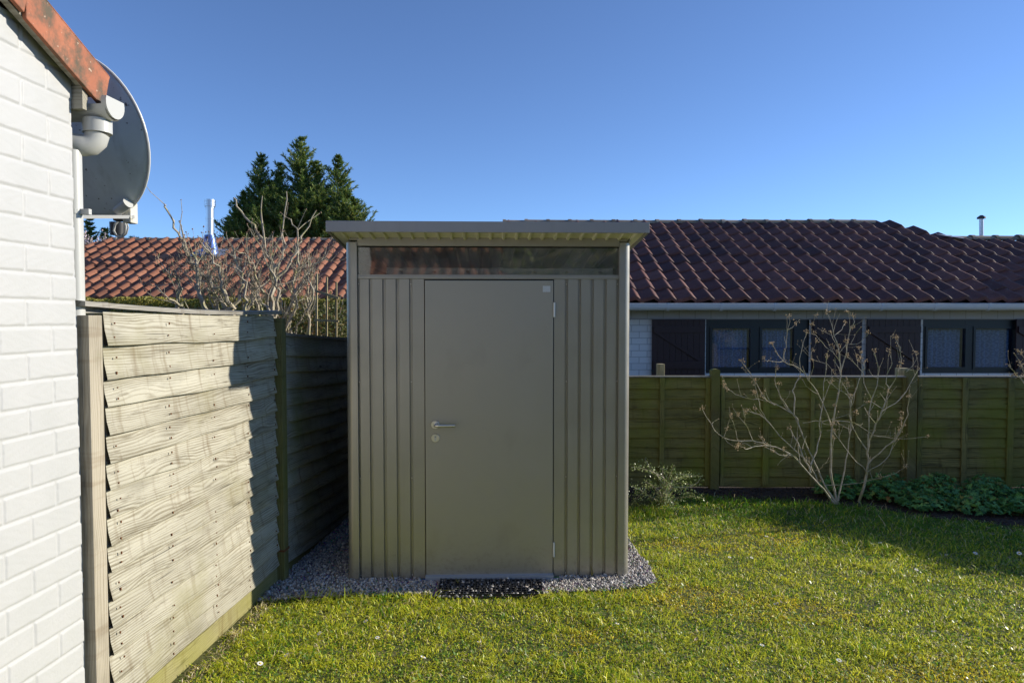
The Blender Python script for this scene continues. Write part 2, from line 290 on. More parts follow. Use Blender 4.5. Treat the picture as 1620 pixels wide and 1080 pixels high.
class MB:
    def __init__(s): s.v = []; s.f = []; s.uv = []
    def add(s, vs, fs, uvs=None):
        b = len(s.v); s.v += [tuple(v) for v in vs]; s.f += [tuple(i + b for i in f) for f in fs]
        s.uv += (uvs if uvs is not None else [(0, 0)] * len(vs)); return s
    def box(s, a, b, bev=0.0):
        """axis aligned from a to b, UVs in metres, faces split so each has own UV"""
        x0, y0, z0 = [min(p, q) for p, q in zip(a, b)]; x1, y1, z1 = [max(p, q) for p, q in zip(a, b)]
        c = [(x0, y0, z0), (x1, y0, z0), (x1, y1, z0), (x0, y1, z0), (x0, y0, z1), (x1, y0, z1), (x1, y1, z1), (x0, y1, z1)]
        off = random.random() * 40
        if bev <= 0:
            for f in ((3, 2, 1, 0), (4, 5, 6, 7), (0, 1, 5, 4), (1, 2, 6, 5), (2, 3, 7, 6), (3, 0, 4, 7)):
                q = [c[i] for i in f]; dx = (x1 - x0, y1 - y0, z1 - z0); L = dx.index(max(dx)); o2 = [i for i in (0, 1, 2) if i != L]
                s.add(q, [(0, 1, 2, 3)], [(p[L], p[o2[0]] + p[o2[1]] + off) for p in q])
            return s
        bm = bmesh.new(); vs = [bm.verts.new(p) for p in c]
        for f in ((3, 2, 1, 0), (4, 5, 6, 7), (0, 1, 5, 4), (1, 2, 6, 5), (2, 3, 7, 6), (3, 0, 4, 7)): bm.faces.new([vs[i] for i in f])
        bmesh.ops.bevel(bm, geom=bm.edges[:], offset=bev, segments=2, affect='EDGES', profile=.6)
        dx = (x1 - x0, y1 - y0, z1 - z0); L = dx.index(max(dx)); o2 = [i for i in (0, 1, 2) if i != L]
        bm.verts.index_update()
        s.add([v.co[:] for v in bm.verts], [[v.index for v in f.verts] for f in bm.faces], [(v.co[L], v.co[o2[0]] + v.co[o2[1]] + off) for v in bm.verts]); bm.free(); return s
    def tube(s, pts, rad, n=8, cap=True, off=None):
        pts = [Vector(p) for p in pts]; rad = [rad] * len(pts) if isinstance(rad, (int, float)) else rad
        t0 = (pts[1] - pts[0]).normalized(); a = t0.orthogonal().normalized(); vs = []; uv = []; L = 0; off = random.random() * 30 if off is None else off
        for i, p in enumerate(pts):
            t = ((pts[min(i + 1, len(pts) - 1)] - pts[max(i - 1, 0)])).normalized()
            a = (a - t * a.dot(t)).normalized(); b = t.cross(a)
            if i: L += (p - pts[i - 1]).length
            for k in range(n):
                th = 2 * math.pi * k / n; vs.append(p + (a * math.cos(th) + b * math.sin(th)) * rad[i]); uv.append((L, off + rad[i] * th))
        fs = [(i * n + k, i * n + (k + 1) % n, (i + 1) * n + (k + 1) % n, (i + 1) * n + k) for i in range(len(pts) - 1) for k in range(n)]
        if cap: fs += [tuple(range(n))[::-1], tuple((len(pts) - 1) * n + k for k in range(n))]
        return s.add(vs, fs, uv)
    def prism(s, prof, axis, a, b):
        """closed 2D profile extruded along axis (0,1,2) from a to b; profile gives the other two coords in order"""
        def mk(p, t): q = list(p); q.insert(axis, t); return q
        n = len(prof); vs = [mk(p, a) for p in prof] + [mk(p, b) for p in prof]; off = random.random() * 30
        per = [0]
        for i in range(1, n): per.append(per[-1] + math.dist(prof[i], prof[i - 1]))
        uv = [(a, off + q) for q in per] + [(b, off + q) for q in per]
        fs = [(i, (i + 1) % n, (i + 1) % n + n, i + n) for i in range(n)] + [tuple(range(n))[::-1], tuple(range(n, 2 * n))]
        return s.add(vs, fs, uv)
    def build(s, name, mat, parent=None, local=True, smooth=False, xf=None):
        me = bpy.data.meshes.new(name); V = [Vector(v) for v in s.v]
        if xf is not None: V = [xf @ v for v in V]
        if parent is not None and not local:
            q = parent
            while q is not None and q.type != 'EMPTY': q = q.parent
            if q is not None: V = [v - q.location for v in V]
        me.from_pydata(V, [], s.f); l = me.uv_layers.new(name='UVMap')
        li = np.empty(len(me.loops), dtype=np.int32); me.loops.foreach_get('vertex_index', li)
        l.data.foreach_set('uv', np.asarray(s.uv, dtype=np.float32)[li].ravel())
        me.materials.append(mat)
        o = bpy.data.objects.new(name, me); C.objects.link(o)
        bm = bmesh.new(); bm.from_mesh(me); bmesh.ops.recalc_face_normals(bm, faces=bm.faces[:]); bm.to_mesh(me); bm.free()
        if smooth:
            for p in me.polygons: p.use_smooth = True
            me.set_sharp_from_angle(angle=R(38))
        if parent is not None: o.parent = parent
        return o

# ------------------------------------------------------------------ setting: ground, soil bed, gravel
def sheet(name, poly, z, mat, nz=0):
    me = bpy.data.meshes.new(name); me.from_pydata([(x, y, z) for x, y in poly], [], [tuple(range(len(poly)))]); me.materials.append(mat)
    o = bpy.data.objects.new(name, me); C.objects.link(o); return o
tag(sheet('ground', [(-400, -400), (400, -400), (400, 600), (-400, 600)], 0, M['ground']), kind='structure')
BED = [(.9, 5.75), (1.15, 6.05), (1.65, 6.12), (2.15, 6.02), (2.6, 5.93), (3.05, 5.74), (3.35, 5.5), (4.0, 5.2), (5.0, 4.85), (7.5, 4.3), (7.5, 6.6), (.9, 6.6)]
tag(sheet('soil_bed', BED, .004, M['soil']), kind='structure')
GRAV = [(-1.62, 3.80), (-1.0, 3.89), (-.5, 3.92), (-.44, 3.87), (.16, 3.89), (.24, 3.95), (.55, 3.97), (.80, 4.03), (.90, 4.12), (.90, 4.4), (.86, 4.75), (.84, 6.35), (-1.5, 6.35)]
tag(sheet('gravel_bed', GRAV, .008, M['gravel_base']), kind='structure')
def inpoly(x, y, poly):
    r = np.zeros(len(x), dtype=bool); n = len(poly)
    for i in range(n):
        x1, y1 = poly[i]; x2, y2 = poly[(i + 1) % n]
        c = ((y1 > y) != (y2 > y)); r ^= c & (x < (x2 - x1) * (y - y1) / (y2 - y1 + 1e-12) + x1)
    return r

# fence frame: s along the fence / gable line, w to its left, VP at photo x = 888
AN = math.atan(78 / 1065.); DX, DY = math.sin(AN), math.cos(AN)
def FW(s, w, z=0.0): return (s * DX - w * DY, s * DY + w * DX, z)
WF = 1.75
SH_X, SH_Y, SH_R = -1.02, 4.14, R(1.9)

# ------------------------------------------------------------------ gravel stones (uncountable)
def icos():
    t = (1 + 5 ** .5) / 2; v = np.array([(-1, t, 0), (1, t, 0), (-1, -t, 0), (1, -t, 0), (0, -1, t), (0, 1, t), (0, -1, -t), (0, 1, -t), (t, 0, -1), (t, 0, 1), (-t, 0, -1), (-t, 0, 1)], dtype=float)
    f = np.array([(0, 11, 5), (0, 5, 1), (0, 1, 7), (0, 7, 10), (0, 10, 11), (1, 5, 9), (5, 11, 4), (11, 10, 2), (10, 7, 6), (7, 1, 8), (3, 9, 4), (3, 4, 2), (3, 2, 6), (3, 6, 8), (3, 8, 9), (4, 9, 5), (2, 4, 11), (6, 2, 10), (8, 6, 7), (9, 8, 1)])
    return v / np.linalg.norm(v[0]), f
IV, IF = icos()
def rotmats(n, tilt=math.pi):
    q = rng.normal(size=(n, 4)); q /= np.linalg.norm(q, axis=1)[:, None]; a, b, c, d = q.T
    return np.stack([np.stack([a*a+b*b-c*c-d*d, 2*(b*c-a*d), 2*(b*d+a*c)], 1), np.stack([2*(b*c+a*d), a*a-b*b+c*c-d*d, 2*(c*d-a*b)], 1), np.stack([2*(b*d-a*c), 2*(c*d+a*b), a*a-b*b-c*c+d*d], 1)], 1)
def blobs(pos, size, jit=.25, flat=None):
    n = len(pos); V = IV[None] * (1 + rng.uniform(-jit, jit, (n, 12, 1))); sc = rng.uniform(.6, 1.2, (n, 1, 3)); V = V * sc * np.asarray(size).reshape(-1, 1, 1)
    V = np.einsum('nij,nkj->nki', rotmats(n), V); V += pos[:, None]; F = IF[None] + 12 * np.arange(n)[:, None, None]
    return V.reshape(-1, 3), F.reshape(-1, 3)
N = 56000
gx = rng.uniform(-1.7, 1.0, N); gy = rng.uniform(3.75, 6.3, N)
keep = inpoly(gx, gy, GRAV)
lx = (gx - SH_X) * math.cos(SH_R) + (gy - SH_Y) * math.sin(SH_R); ly = -(gx - SH_X) * math.sin(SH_R) + (gy - SH_Y) * math.cos(SH_R)
keep &= ~((lx > .04) & (lx < 1.72) & (ly > .05) & (ly < 1.75)); keep &= ~((lx > .45) & (lx < 1.31) & (ly > -.05) & (ly < .1))
keep &= ((gy < 4.6) | (rng.random(N) < .55))
gx, gy = gx[keep], gy[keep]; sz = rng.uniform(.004, .0088, len(gx)) * np.where(rng.random(len(gx)) < .08, 1.5, 1)
V_, F_ = blobs(np.stack([gx, gy, .008 + sz * .5 + rng.random(len(gx)) * .006], 1), sz)
tag(npmesh('gravel', V_, F_, M['stone']), 'loose grey and white gravel stones around the foot of the metal shed', 'gravel', kind='stuff')

# ------------------------------------------------------------------ grass
def fence_x(y): return (y - WF * DX) / DY * DX - WF * DY
def grass_field():
    N = 440000
    # sample in proportion to how large the ground shows
    y = 2.0 + (rng.random(N) ** 1.15) * 4.5; x = rng.uniform(-.62, .98, N) * (y + .3) * .92
    jit = .035 * np.sin(x * 23) * np.sin(y * 19 + 2) + rng.normal(0, .02, N)
    k = (x > fence_x(y) + .02 + np.abs(rng.normal(0, .03, N)))
    k &= ~inpoly(x, y + jit, GRAV); k &= ~inpoly(x, y + jit, BED)
    k &= y < 6.25
    k &= ~((x > .78) & (x < 1.5) & (y > 5.62 + (x - .8) * .5))
    x, y = x[k], y[k]
    cl = .5 + .5 * np.sin(x * 3.1 + 1.3 * np.sin(y * 2.7)) * np.cos(y * 3.7 + 1.1 * np.sin(x * 4.3))
    c2 = .5 + .5 * np.sin(x * 11 + 2 * np.sin(y * 9)) * np.cos(y * 13 + 1.5 * np.sin(x * 10 + 1)); c3 = .5 + .5 * np.sin(x * 31 + 3 * np.sin(y * 21)) * np.cos(y * 37 + 2 * np.sin(x * 27))
    dens = .55 + .25 * c2 + .25 * c3; kk = rng.random(len(x)) < dens
    x, y, cl, c2, c3 = x[kk], y[kk], cl[kk], c2[kk], c3[kk]; n = len(x)
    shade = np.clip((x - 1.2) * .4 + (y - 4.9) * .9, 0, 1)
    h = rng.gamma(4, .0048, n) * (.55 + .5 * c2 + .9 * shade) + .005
    edge = np.clip(1 - np.abs(y - 3.86) / .08, 0, 1) * (x < .9) * ((x < -.44) | (x > .18)); tuft = np.clip(np.sin(x * 5.3 + 2 * np.sin(y * 4.1)) * np.cos(y * 6.1 + x) - .35, 0, 1); h *= 1 + 1.5 * edge + 1.3 * tuft + .8 * np.clip(np.sin(x * 14 + 3 * np.sin(y * 11)) * np.cos(y * 17 + x * 3) - .5, 0, 1)
    moss = (rng.random(n) < .22 + .25 * (cl > .62) + .35 * (np.sin(x * 2.3 + 1.7 * np.sin(y * 3.1)) * np.cos(y * 2.9 + x * .7) > .15)); h = np.where(moss, h * .45, h)
    wd = rng.uniform(.0014, .0033, n) * np.where(moss, 1.2, 1)
    az = rng.uniform(0, 2 * math.pi, n); lean = rng.uniform(.3, 1.9, n); la = rng.uniform(0, 2 * math.pi, n) + 0
    base = np.stack([x, y, np.zeros(n)], 1); sd = np.stack([np.cos(az), np.sin(az), np.zeros(n)], 1) * wd[:, None]
    ld = np.stack([np.cos(la), np.sin(la)], 1) * (lean * h)[:, None]
    mid = base + np.concatenate([ld * .35, (h * (.62 - .12 * lean))[:, None]], 1); tip = base + np.concatenate([ld * 1.05, (h * (1 - .42 * lean))[:, None]], 1)
    V = np.stack([base - sd, base + sd, mid + sd * .8, mid - sd * .8, tip], 1).reshape(-1, 3)
    i = 5 * np.arange(n)[:, None]; Q = i + np.array([0, 1, 2, 3]); T = i + np.array([3, 2, 4])
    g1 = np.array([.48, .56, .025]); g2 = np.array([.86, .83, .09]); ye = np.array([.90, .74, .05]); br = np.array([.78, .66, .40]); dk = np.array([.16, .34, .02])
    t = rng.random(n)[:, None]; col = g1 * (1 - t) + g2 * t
    col = np.where((rng.random(n) < .16 + .62 * shade + .25 * (c2 < .3))[:, None], dk * (.7 + .6 * t), col)  # more dark green blades over the shaded back lawn: shade put into the colour
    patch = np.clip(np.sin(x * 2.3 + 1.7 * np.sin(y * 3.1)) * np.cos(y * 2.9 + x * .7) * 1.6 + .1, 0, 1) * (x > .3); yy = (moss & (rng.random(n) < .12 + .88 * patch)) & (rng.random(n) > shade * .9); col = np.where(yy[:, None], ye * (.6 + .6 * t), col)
    bb = rng.random(n) < (.06 + .10 * (c3 > .7) + .5 * (x < fence_x(y) + .12)); col = np.where(bb[:, None], br * (.6 + .7 * t), col)
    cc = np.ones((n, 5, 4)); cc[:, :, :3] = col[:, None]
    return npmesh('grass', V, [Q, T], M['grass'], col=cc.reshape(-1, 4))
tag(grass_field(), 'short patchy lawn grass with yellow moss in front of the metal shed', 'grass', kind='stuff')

def lawn_weeds():
    N = 26000; y = 2.6 + rng.random(N) ** 1.2 * 3.3; x = rng.uniform(-.62, .95, N) * (y + .3) * .92
    k = (x > fence_x(y) + .1) & ~inpoly(x, y, GRAV) & ~inpoly(x, y, BED) & (y < 6.0)
    k &= (np.sin(x * 4.7 + 1.9 * np.sin(y * 3.3)) * np.cos(y * 5.1 + x * 1.7) + rng.normal(0, .5, N)) > .35
    x, y = x[k], y[k]; n = len(x); sz = rng.uniform(.006, .015, n)[:, None, None]; az = rng.uniform(0, 6.283, n); tl = rng.normal(0, .5, (n, 2))
    base = np.array([(-.5, 0, 0), (-.15, -.38, .0), (.35, -.3, .0), (.55, 0, 0), (.35, .3, .0), (-.15, .38, .0)])[None] * sz
    c, s_ = np.cos(az)[:, None], np.sin(az)[:, None]; X = base[:, :, 0] * c - base[:, :, 1] * s_; Y = base[:, :, 0] * s_ + base[:, :, 1] * c
    Z = X * tl[:, :1] + Y * tl[:, 1:]; V = np.stack([X + x[:, None], Y + y[:, None], Z + rng.uniform(.012, .032, n)[:, None]], 2)
    t = rng.random((n, 1)); col = np.array([.16, .30, .05]) * (1 - t) + np.array([.42, .48, .16]) * t; cc = np.ones((n, 6, 4)); cc[:, :, :3] = col[:, None]
    return npmesh('lawn_weeds', V.reshape(-1, 3), [6 * np.arange(n)[:, None] + np.arange(6)], M['grass'], col=cc.reshape(-1, 4))
tag(lawn_weeds(), 'small round clover and weed leaves scattered through the lawn', 'clover', kind='stuff')

# ------------------------------------------------------------------ shed
SH = tag(empty('metal_shed', (SH_X, SH_Y, 0), SH_R), 'grey metal garden shed with a flat overhanging roof on a strip of gravel', 'shed')
W, DEP = 1.757, 1.80
def shed_panel(x0, x1, grooves, z0=.012, z1=1.875):
    """flat sheet with recessed vertical grooves"""
    xs = [(x0, 0)]
    for g0, g1 in grooves:
        if g0 - .0015 > x0: xs += [(g0 - .0015, 0)]
        xs += [(g0, .016), (g1 - .004, .016), (g1, 0)]
    xs.append((x1, 0)); mb = MB(); n = len(xs)
    prof = [(x, y) for x, y in xs] + [(x1, .024), (x0, .024)]
    mb.prism(prof, 2, z0, z1); return mb
PX = 1.757 / 449.0
def lx_(px): return (px - 548) * PX
body = MB()
shed_panel(lx_(566), lx_(670.2), [(lx_(a), lx_(b)) for a, b in ((566.2, 569.6), (584.3, 589), (605.4, 610.1), (626.2, 631), (647.2, 651.9))]).build('wall_panel', M['shed'], SH)
shed_panel(lx_(875.6), lx_(979), [(lx_(a), lx_(b)) for a, b in ((893.2, 897.9), (914, 918.5), (934, 938.8), (954.6, 959.5), (974.8, 978.6))]).build('wall_panel', M['shed'], SH)
def side_wall(x, name='side_wall'):
    mb = MB(); prof = []; k = .03
    sgn = -1 if x < W / 2 else 1
    pts = []
    while k < DEP - .06:
        pts += [(x, k), (x, k + .06), (x + sgn * .010, k + .064), (x + sgn * .010, k + .080)]; k += .082
    prof = [(a, b) for a, b in pts] + [(x - sgn * .02, DEP - .03), (x - sgn * .02, .03)]
    mb.prism([(a, b) for a, b in prof], 2, .01, 2.07 - .0); return mb.build(name, M['shed'], SH)
side_wall(.02); side_wall(W - .02)
b = MB().box((.03, DEP - .03, .01), (W - .03, DEP - .01, 1.97)); b.build('back_wall', M['shed'], SH)
# rounded corner posts
def post_prof(cx, cy, sx, r=.038):
    pr = []
    for k in range(9):
        a = math.pi * (1.5 - .5 * k / 8) if sx < 0 else math.pi * (1.5 + .5 * k / 8)
        pr.append((cx + math.cos(a) * r, cy + math.sin(a) * r))
    return pr
for x0, x1, sg in ((0, lx_(566), -1), (lx_(979), W, 1)):
    mb = MB(); r = .040
    if sg < 0:
        pr = [(x1, .0)] + [(x0 + r + math.cos(math.pi * (1.5 - .5 * k / 10)) * r, -.012 + r + math.sin(math.pi * (1.5 - .5 * k / 10)) * r) for k in range(11)] + [(x0, .09), (x1, .09)]
        pr.insert(1, (x1, -.012))
    else:
        pr = [(x0, .09), (x0, -.012)] + [(x1 - r + math.cos(math.pi * (1.5 + .5 * k / 10)) * r, -.012 + r + math.sin(math.pi * (1.5 + .5 * k / 10)) * r) for k in range(11)] + [(x1, .09)]
    mb.prism(pr, 2, 0, 2.10); mb.build('corner_post', M['shed'], SH, smooth=True)
for x0, x1 in ((0, .07), (W - .07, W)):
    MB().box((x0, DEP - .07, 0), (x1, DEP, 1.95), .01).build('corner_post', M['shed'], SH)
# header, transom, rail
MB().box((lx_(566), -.004, 2.078), (lx_(979), .03, 2.135), .003).build('header_rail', M['shed'], SH)
MB().box((lx_(566), .001, 1.876), (lx_(979), .03, 1.897), .003).box((lx_(566), .004, 1.8975), (lx_(979), .03, 1.903)).build('transom_rail', M['shed'], SH)
MB().box((lx_(566), .014, 1.9035), (lx_(979), .018, 2.0775)).build('transom_window', M['glass'], SH)
MB().box((lx_(566), .012, 2.0705), (lx_(979), .022, 2.0778)).build('window_seal', M['dark'], SH)
# interior: shelf rail with slots behind the window, dark backing
ir = MB(); z0, z1 = 1.90, 1.948; xx = .09
slots = [.33 + .208 * k for k in range(7)]; cur = .24
for sx in slots + [None]:
    e = (sx - .011) if sx is not None else 1.66
    ir.box((cur, .06, z0), (e, .072, z1))
    if sx is not None:
        ir.box((e + 1e-4, .06, z0), (sx + .0109, .072, 1.918)); ir.box((e + 1e-4, .06, 1.929), (sx + .0109, .072, z1)); cur = sx + .011
ir.build('shelf_rail', M['shed'], SH)
MB().box((.045, .05, .02), (.06, DEP - .04, 1.99)).box((W - .06, .05, .02), (W - .045, DEP - .04, 1.99)).box((.06, DEP - .06, .02), (W - .06, DEP - .045, 1.9)).build('inner_lining', M['interior'], SH)
MB().box((.03, .03, .004), (W - .03, DEP - .04, .012)).build('floor_plate', M['interior'], SH)
# door
D0, D1 = lx_(671.6), lx_(874.2)
door = MB().box((D0, -.006, .032), (D1, .018, 1.868), .003).build('door', M['door'], SH)
MB().box((D0 - .004, .012, .02), (D1 + .005, .03, 1.8755)).build('door_frame', M['dark'], SH)
th = MB(); th.prism([(-.036, .006), (.0, .004), (.0, .036), (-.036, .032)], 0, lx_(671), lx_(875)); th.build('threshold', Mt('blue_grey_threshold_metal', (.42, .47, .54), .35, .3).m, SH)
def lathe_y(cx, cz, prof, n=28):     # around Y axis: prof (r, y)
    mb = MB(); vs = [(cx + r * math.cos(2 * math.pi * k / n), y, cz + r * math.sin(2 * math.pi * k / n)) for r, y in prof for k in range(n)]
    fs = [(i * n + k, i * n + (k + 1) % n, (i + 1) * n + (k + 1) % n, (i + 1) * n + k) for i in range(len(prof) - 1) for k in range(n)] + [tuple(range(n)), tuple((len(prof) - 1) * n + k for k in range(n))]
    mb.add(vs, fs); return mb
hx, hz = lx_(687.3), 1.64 - (673 - 502) * PX + .006
lathe_y(hx, hz, [(.026, -.006), (.026, -.013), (.024, -.0155), (.012, -.0155)]).build('rosette', M['steel'], door, smooth=True)
MB().tube([(hx, -.0145, hz), (hx, -.045, hz), (hx + .004, -.054, hz), (hx + .012, -.058, hz), (hx + .03, -.058, hz), (hx + .125, -.058, hz)], [.0095, .0095, .0095, .0095, .0095, .0095], 16).build('lever_handle', M['steel'], door, smooth=True)
kz = hz - .083
esc = lathe_y(hx, kz, [(.026, -.006), (.026, -.011), (.024, -.0135), (.003, -.0135)]).build('lock_escutcheon', M['steel'], door, smooth=True)
k2 = lathe_y(hx, kz + .008, [(.0085, -.0137), (.0085, -.0165), (.004, -.0165)], 18); k2.box((hx - .005, -.0155, kz - .016), (hx + .005, -.0137, kz + .001)); k2.build('lock_cylinder', M['zinc'], door)
MB().box((hx - .0012, -.0172, kz + .003), (hx + .0012, -.0168, kz + .013)).build('keyhole', M['dark'], door)
for za in (490, 873.5):
    zc = 1.64 - (za - 502) * PX
    MB().tube([(D1 + .006, -.010, zc - .045), (D1 + .006, -.010, zc + .045)],   .0062, 12).build('hinge', Mt('pale_hinge_metal', (.75, .75, .72), .5, .1).m, door, smooth=True)
MB().box((lx_(857.5), -.0075, 1.64 - (462 - 502) * PX), (lx_(869.5), -.0062, 1.64 - (452.3 - 502) * PX)).build('sticker', M['sticker'], door)
# screws
def screw(x, z, y=-.0015):
    lathe_y(x, z, [(.0042, y + .003), (.0042, y), (.002, y - .0016)], 10).build('screw', M['steel'], SH)
for px_ in (567.6, 649.4, 895.5, 976.8):
    for pz in (449.5, 604, 757, 913): screw(lx_(px_), 1.64 - (pz - 502) * PX, .006)
# roof: sloping to the back at 5.7 deg
SL = .095; OV, OB, OS = .224, .10, .065
def rz_(y, dz=0): return 2.117 - SL * (y - 0) + dz      # underside height at local y
ribs = MB(); X0, X1 = -OS + .012, W + OS - .012; p = .0795
pr = []; x = X0
while x < X1 - p * .2:
    xe = min(x + p, X1); pr += [(x, 0), (x + p - .024, 0), (x + p - .018, -.013), (x + p - .006, -.013)]; x += p
# corrugated underside sheet built as strip with thickness
pr = [q for q in pr if q[0] <= X1] + [(X1, 0)]
y0, y1 = -OV + .012, DEP + OB; vs = []; 
for y in (y0, y1):
    vs += [(a, y, rz_(y) + .012 + b) for a, b in pr]; vs += [(a, y, rz_(y) + .020 + b) for a, b in pr]
n = len(pr); fs = []
for i in range(n - 1): fs += [(i, i + 1, 2 * n + i + 1, 2 * n + i), (n + i + 1, n + i, 3 * n + i, 3 * n + i + 1)]
rb = MB(); rb.add(vs, fs); rb.build('roof_sheet', M['soffit'], SH)
fz = rz_(-OV)
roof = MB(); T = .064
roof.box((-OS, -OV, fz - .004), (W + OS, -OV + .010, fz + T - .004), .003)
roof.build('front_fascia', M['shed_roof'], SH)
for xa in (-OS, W + OS - .010):
    sf = MB(); ya, yb = -OV + .0105, DEP + OB
    q = [(ya, rz_(ya) - .002), (yb, rz_(yb) - .002), (yb, rz_(yb) + .058), (ya, rz_(ya) + .058)]
    sf.prism(q, 0, xa, xa + .010); sf.build('side_fascia', M['shed_roof'], SH)
tp = MB(); ya, yb = -OV + .011, DEP + OB
tp.prism([(ya, rz_(ya) + .040), (yb, rz_(yb) + .040), (yb, rz_(yb) + .052), (ya, rz_(ya) + .052)], 0, -OS + .011, W + OS - .011); tp.build('roof_deck', M['shed_roof'], SH)
# slot between header and soffit: dark infill
MB().box((.02, .0, 2.112), (W - .02, .02, 2.128)).build('header_infill', M['shed'], SH)

# black plastic grid mat before the door
gm = MB(); cx0, cx1, cy0, cy1 = -.44, .18, 3.885, 4.12
x = cx0
while x < cx1 + .001: gm.box((x - .0022, cy0, .012), (x + .0022, cy1, .027)); x += .031
y = cy0
while y < cy1 + .001: gm.box((cx0, y - .0022, .0125), (cx1, y + .0022, .0265)); y += .031
tag(gm.build('grid_mat', M['black_plastic']), 'black plastic grid mat lying in the gravel before the shed door', 'mat')
# ------------------------------------------------------------------ left fence
FN = tag(empty('wooden_fence', FW(2.4, WF)), 'tall weathered pale timber fence of lapped boards between the white wall and the metal shed', 'fence')
def lap_panel(s0, s1, ztop0, ztop1, hs, name, mat, bow=.0, w0=WF, zbot=.13, seed=1):
    rs = np.random.default_rng(seed); V = []; Fq = []; UV = []; ns = 40
    z_off = 0
    for i, h in enumerate(hs):
        wob = rs.uniform(0, 6.28, 3); amp = rs.uniform(.0015, .004)
        for_k = []
        vb = len(V)
        for k in range(ns + 1):
            t = k / ns; s = s0 + (s1 - s0) * t; top = ztop0 + (ztop1 - ztop0) * t - bow * math.sin(math.pi * t)
            frac = 1.0
            zt = top - z_off; zb = zt - h - (amp * math.sin(t * 7 + wob[0]) + amp * .6 * math.sin(t * 19 + wob[1]))
            zt2 = zt + .006
            zz = .003 * math.sin(t * 9 + wob[2])
            for (dw, z, vv) in ((.004 + zz, zt2, 0), (.010 + zz, zt - h * .5, .5), (.023 + zz, zb + .004, 1), (.021 + zz, zb, 1.05), (.0 + zz, zb, 1.15)):
                V.append(FW(s, w0 - dw, z)); UV.append((s + i * 3.7 + seed, i * 1.31 + seed * 5 + (zt - z)))
        m = 5
        for k in range(ns):
            for j in range(m - 1):
                a = vb + k * m + j; Fq.append((a, a + 1, a + m + 1, a + m))
        z_off += h
    o = npmesh(name, V, [np.array(Fq)], mat, FN, uv=UV)
    return o
hs1 = [.125, .128] + [.1075] * 11 + [.095]
# total ~1.53
near_panel = lap_panel(2.448, 3.985, 1.655, 1.645, hs1, 'fence_panel', M['board'], seed=1, bow=.006)
lap_panel(4.07, 5.95, 1.525, 1.42, [.125] + [.105] * 12 + [.06], 'fence_panel', M['board_grey'], seed=4, bow=.004)
def fbox(s0, s1, w_in, w_out, z0, z1, bev=.003):
    """box in fence coords as MB in world"""
    mb = MB().box((s0, -w_in, z0), (s1, -w_out, z1), bev)
    return mb
XF = Matrix(((DX, DY, 0, 0), (DY, -DX, 0, 0), (0, 0, 1, 0), (0, 0, 0, 1)))   # (s, -w, z) -> world
def fbuild(mb, name, mat, parent=FN, smooth=False):
    for i, v in enumerate(mb.v): mb.v[i] = FW(v[0], -v[1], v[2])
    return mb.build(name, mat, parent, local=False, smooth=smooth)
# solid backing so nothing shows between boards
fbuild(fbox(2.455, 3.985, WF + .001, WF + .012, .1, 1.64, 0), 'backing_batten', M['board'])
fbuild(fbox(4.07, 5.95, WF + .001, WF + .012, .1, 1.41, 0), 'backing_batten', M['board'])
# posts
fbuild(fbox(2.362, 2.436, WF + .05, WF - .012, 0, 1.648, .004), 'post', M['post'])
fbuild(fbox(3.992, 4.062, WF + .045, WF - .048, 0, 1.635, .006), 'post', M['mossy'])
fbuild(fbox(5.96, 6.03, WF + .045, WF - .045, 0, 1.5, .006), 'post', M['mossy'])
st = MB(); st.box((3.988, -(WF), .195), (4.066, -(WF - .052), .207)); fbuild(st, 'metal_strap', M['rust'])
# cap rails
cp = MB(); ns = 14
for k in range(ns):
    a0, a1 = k / ns, (k + 1) / ns
    def zc(t): return 1.660 + .022 * (1 - t) ** 2 - .010 * math.sin(math.pi * t)
    def ws(t): return WF + .004 + .020 * (1 - t) ** 2
    s0, s1 = 2.36 + a0 * 1.70, 2.36 + a1 * 1.70
    vs = []
    for s, t in ((s0, a0), (s1, a1)):
        for dw, dz in ((-.026, 0), (-.026, .018), (.03, .024), (.03, 0)): vs.append((s, -(ws(t) + dw), zc(t) + dz))
    cp.add(vs, [(0, 1, 5, 4), (1, 2, 6, 5), (2, 3, 7, 6), (3, 0, 4, 7)] + ([(0, 3, 2, 1)] if k == 0 else []) + ([(4, 5, 6, 7)] if k == ns - 1 else []), [(v[0], v[2] - v[1]) for v in vs])
fbuild(cp, 'cap_rail', M['cap'])
fbuild(fbox(2.33, 2.55, WF + .11, WF + .04, 1.655, 1.70, .004), 'rear_rail', M['cap'])
cp2 = MB()
vs = [(4.06, -(WF - .024), 1.527), (4.06, -(WF - .024), 1.545), (4.06, -(WF + .03), 1.548), (4.06, -(WF + .03), 1.527), (5.97, -(WF - .024), 1.422), (5.97, -(WF - .024), 1.44), (5.97, -(WF + .03), 1.443), (5.97, -(WF + .03), 1.422)]
cp2.add(vs, [(0, 1, 5, 4), (1, 2, 6, 5), (2, 3, 7, 6), (3, 0, 4, 7), (0, 3, 2, 1), (4, 5, 6, 7)], [(v[0], v[2] - v[1]) for v in vs]); fbuild(cp2, 'cap_rail', M['cap'])
# gravel boards
fbuild(fbox(2.455, 3.988, WF + .02, WF - .006, 0, .10, .003), 'gravel_board', M['gravel_board'])
fbuild(fbox(4.066, 5.955, WF + .02, WF - .006, 0, .10, .003), 'gravel_board', M['mossy'])
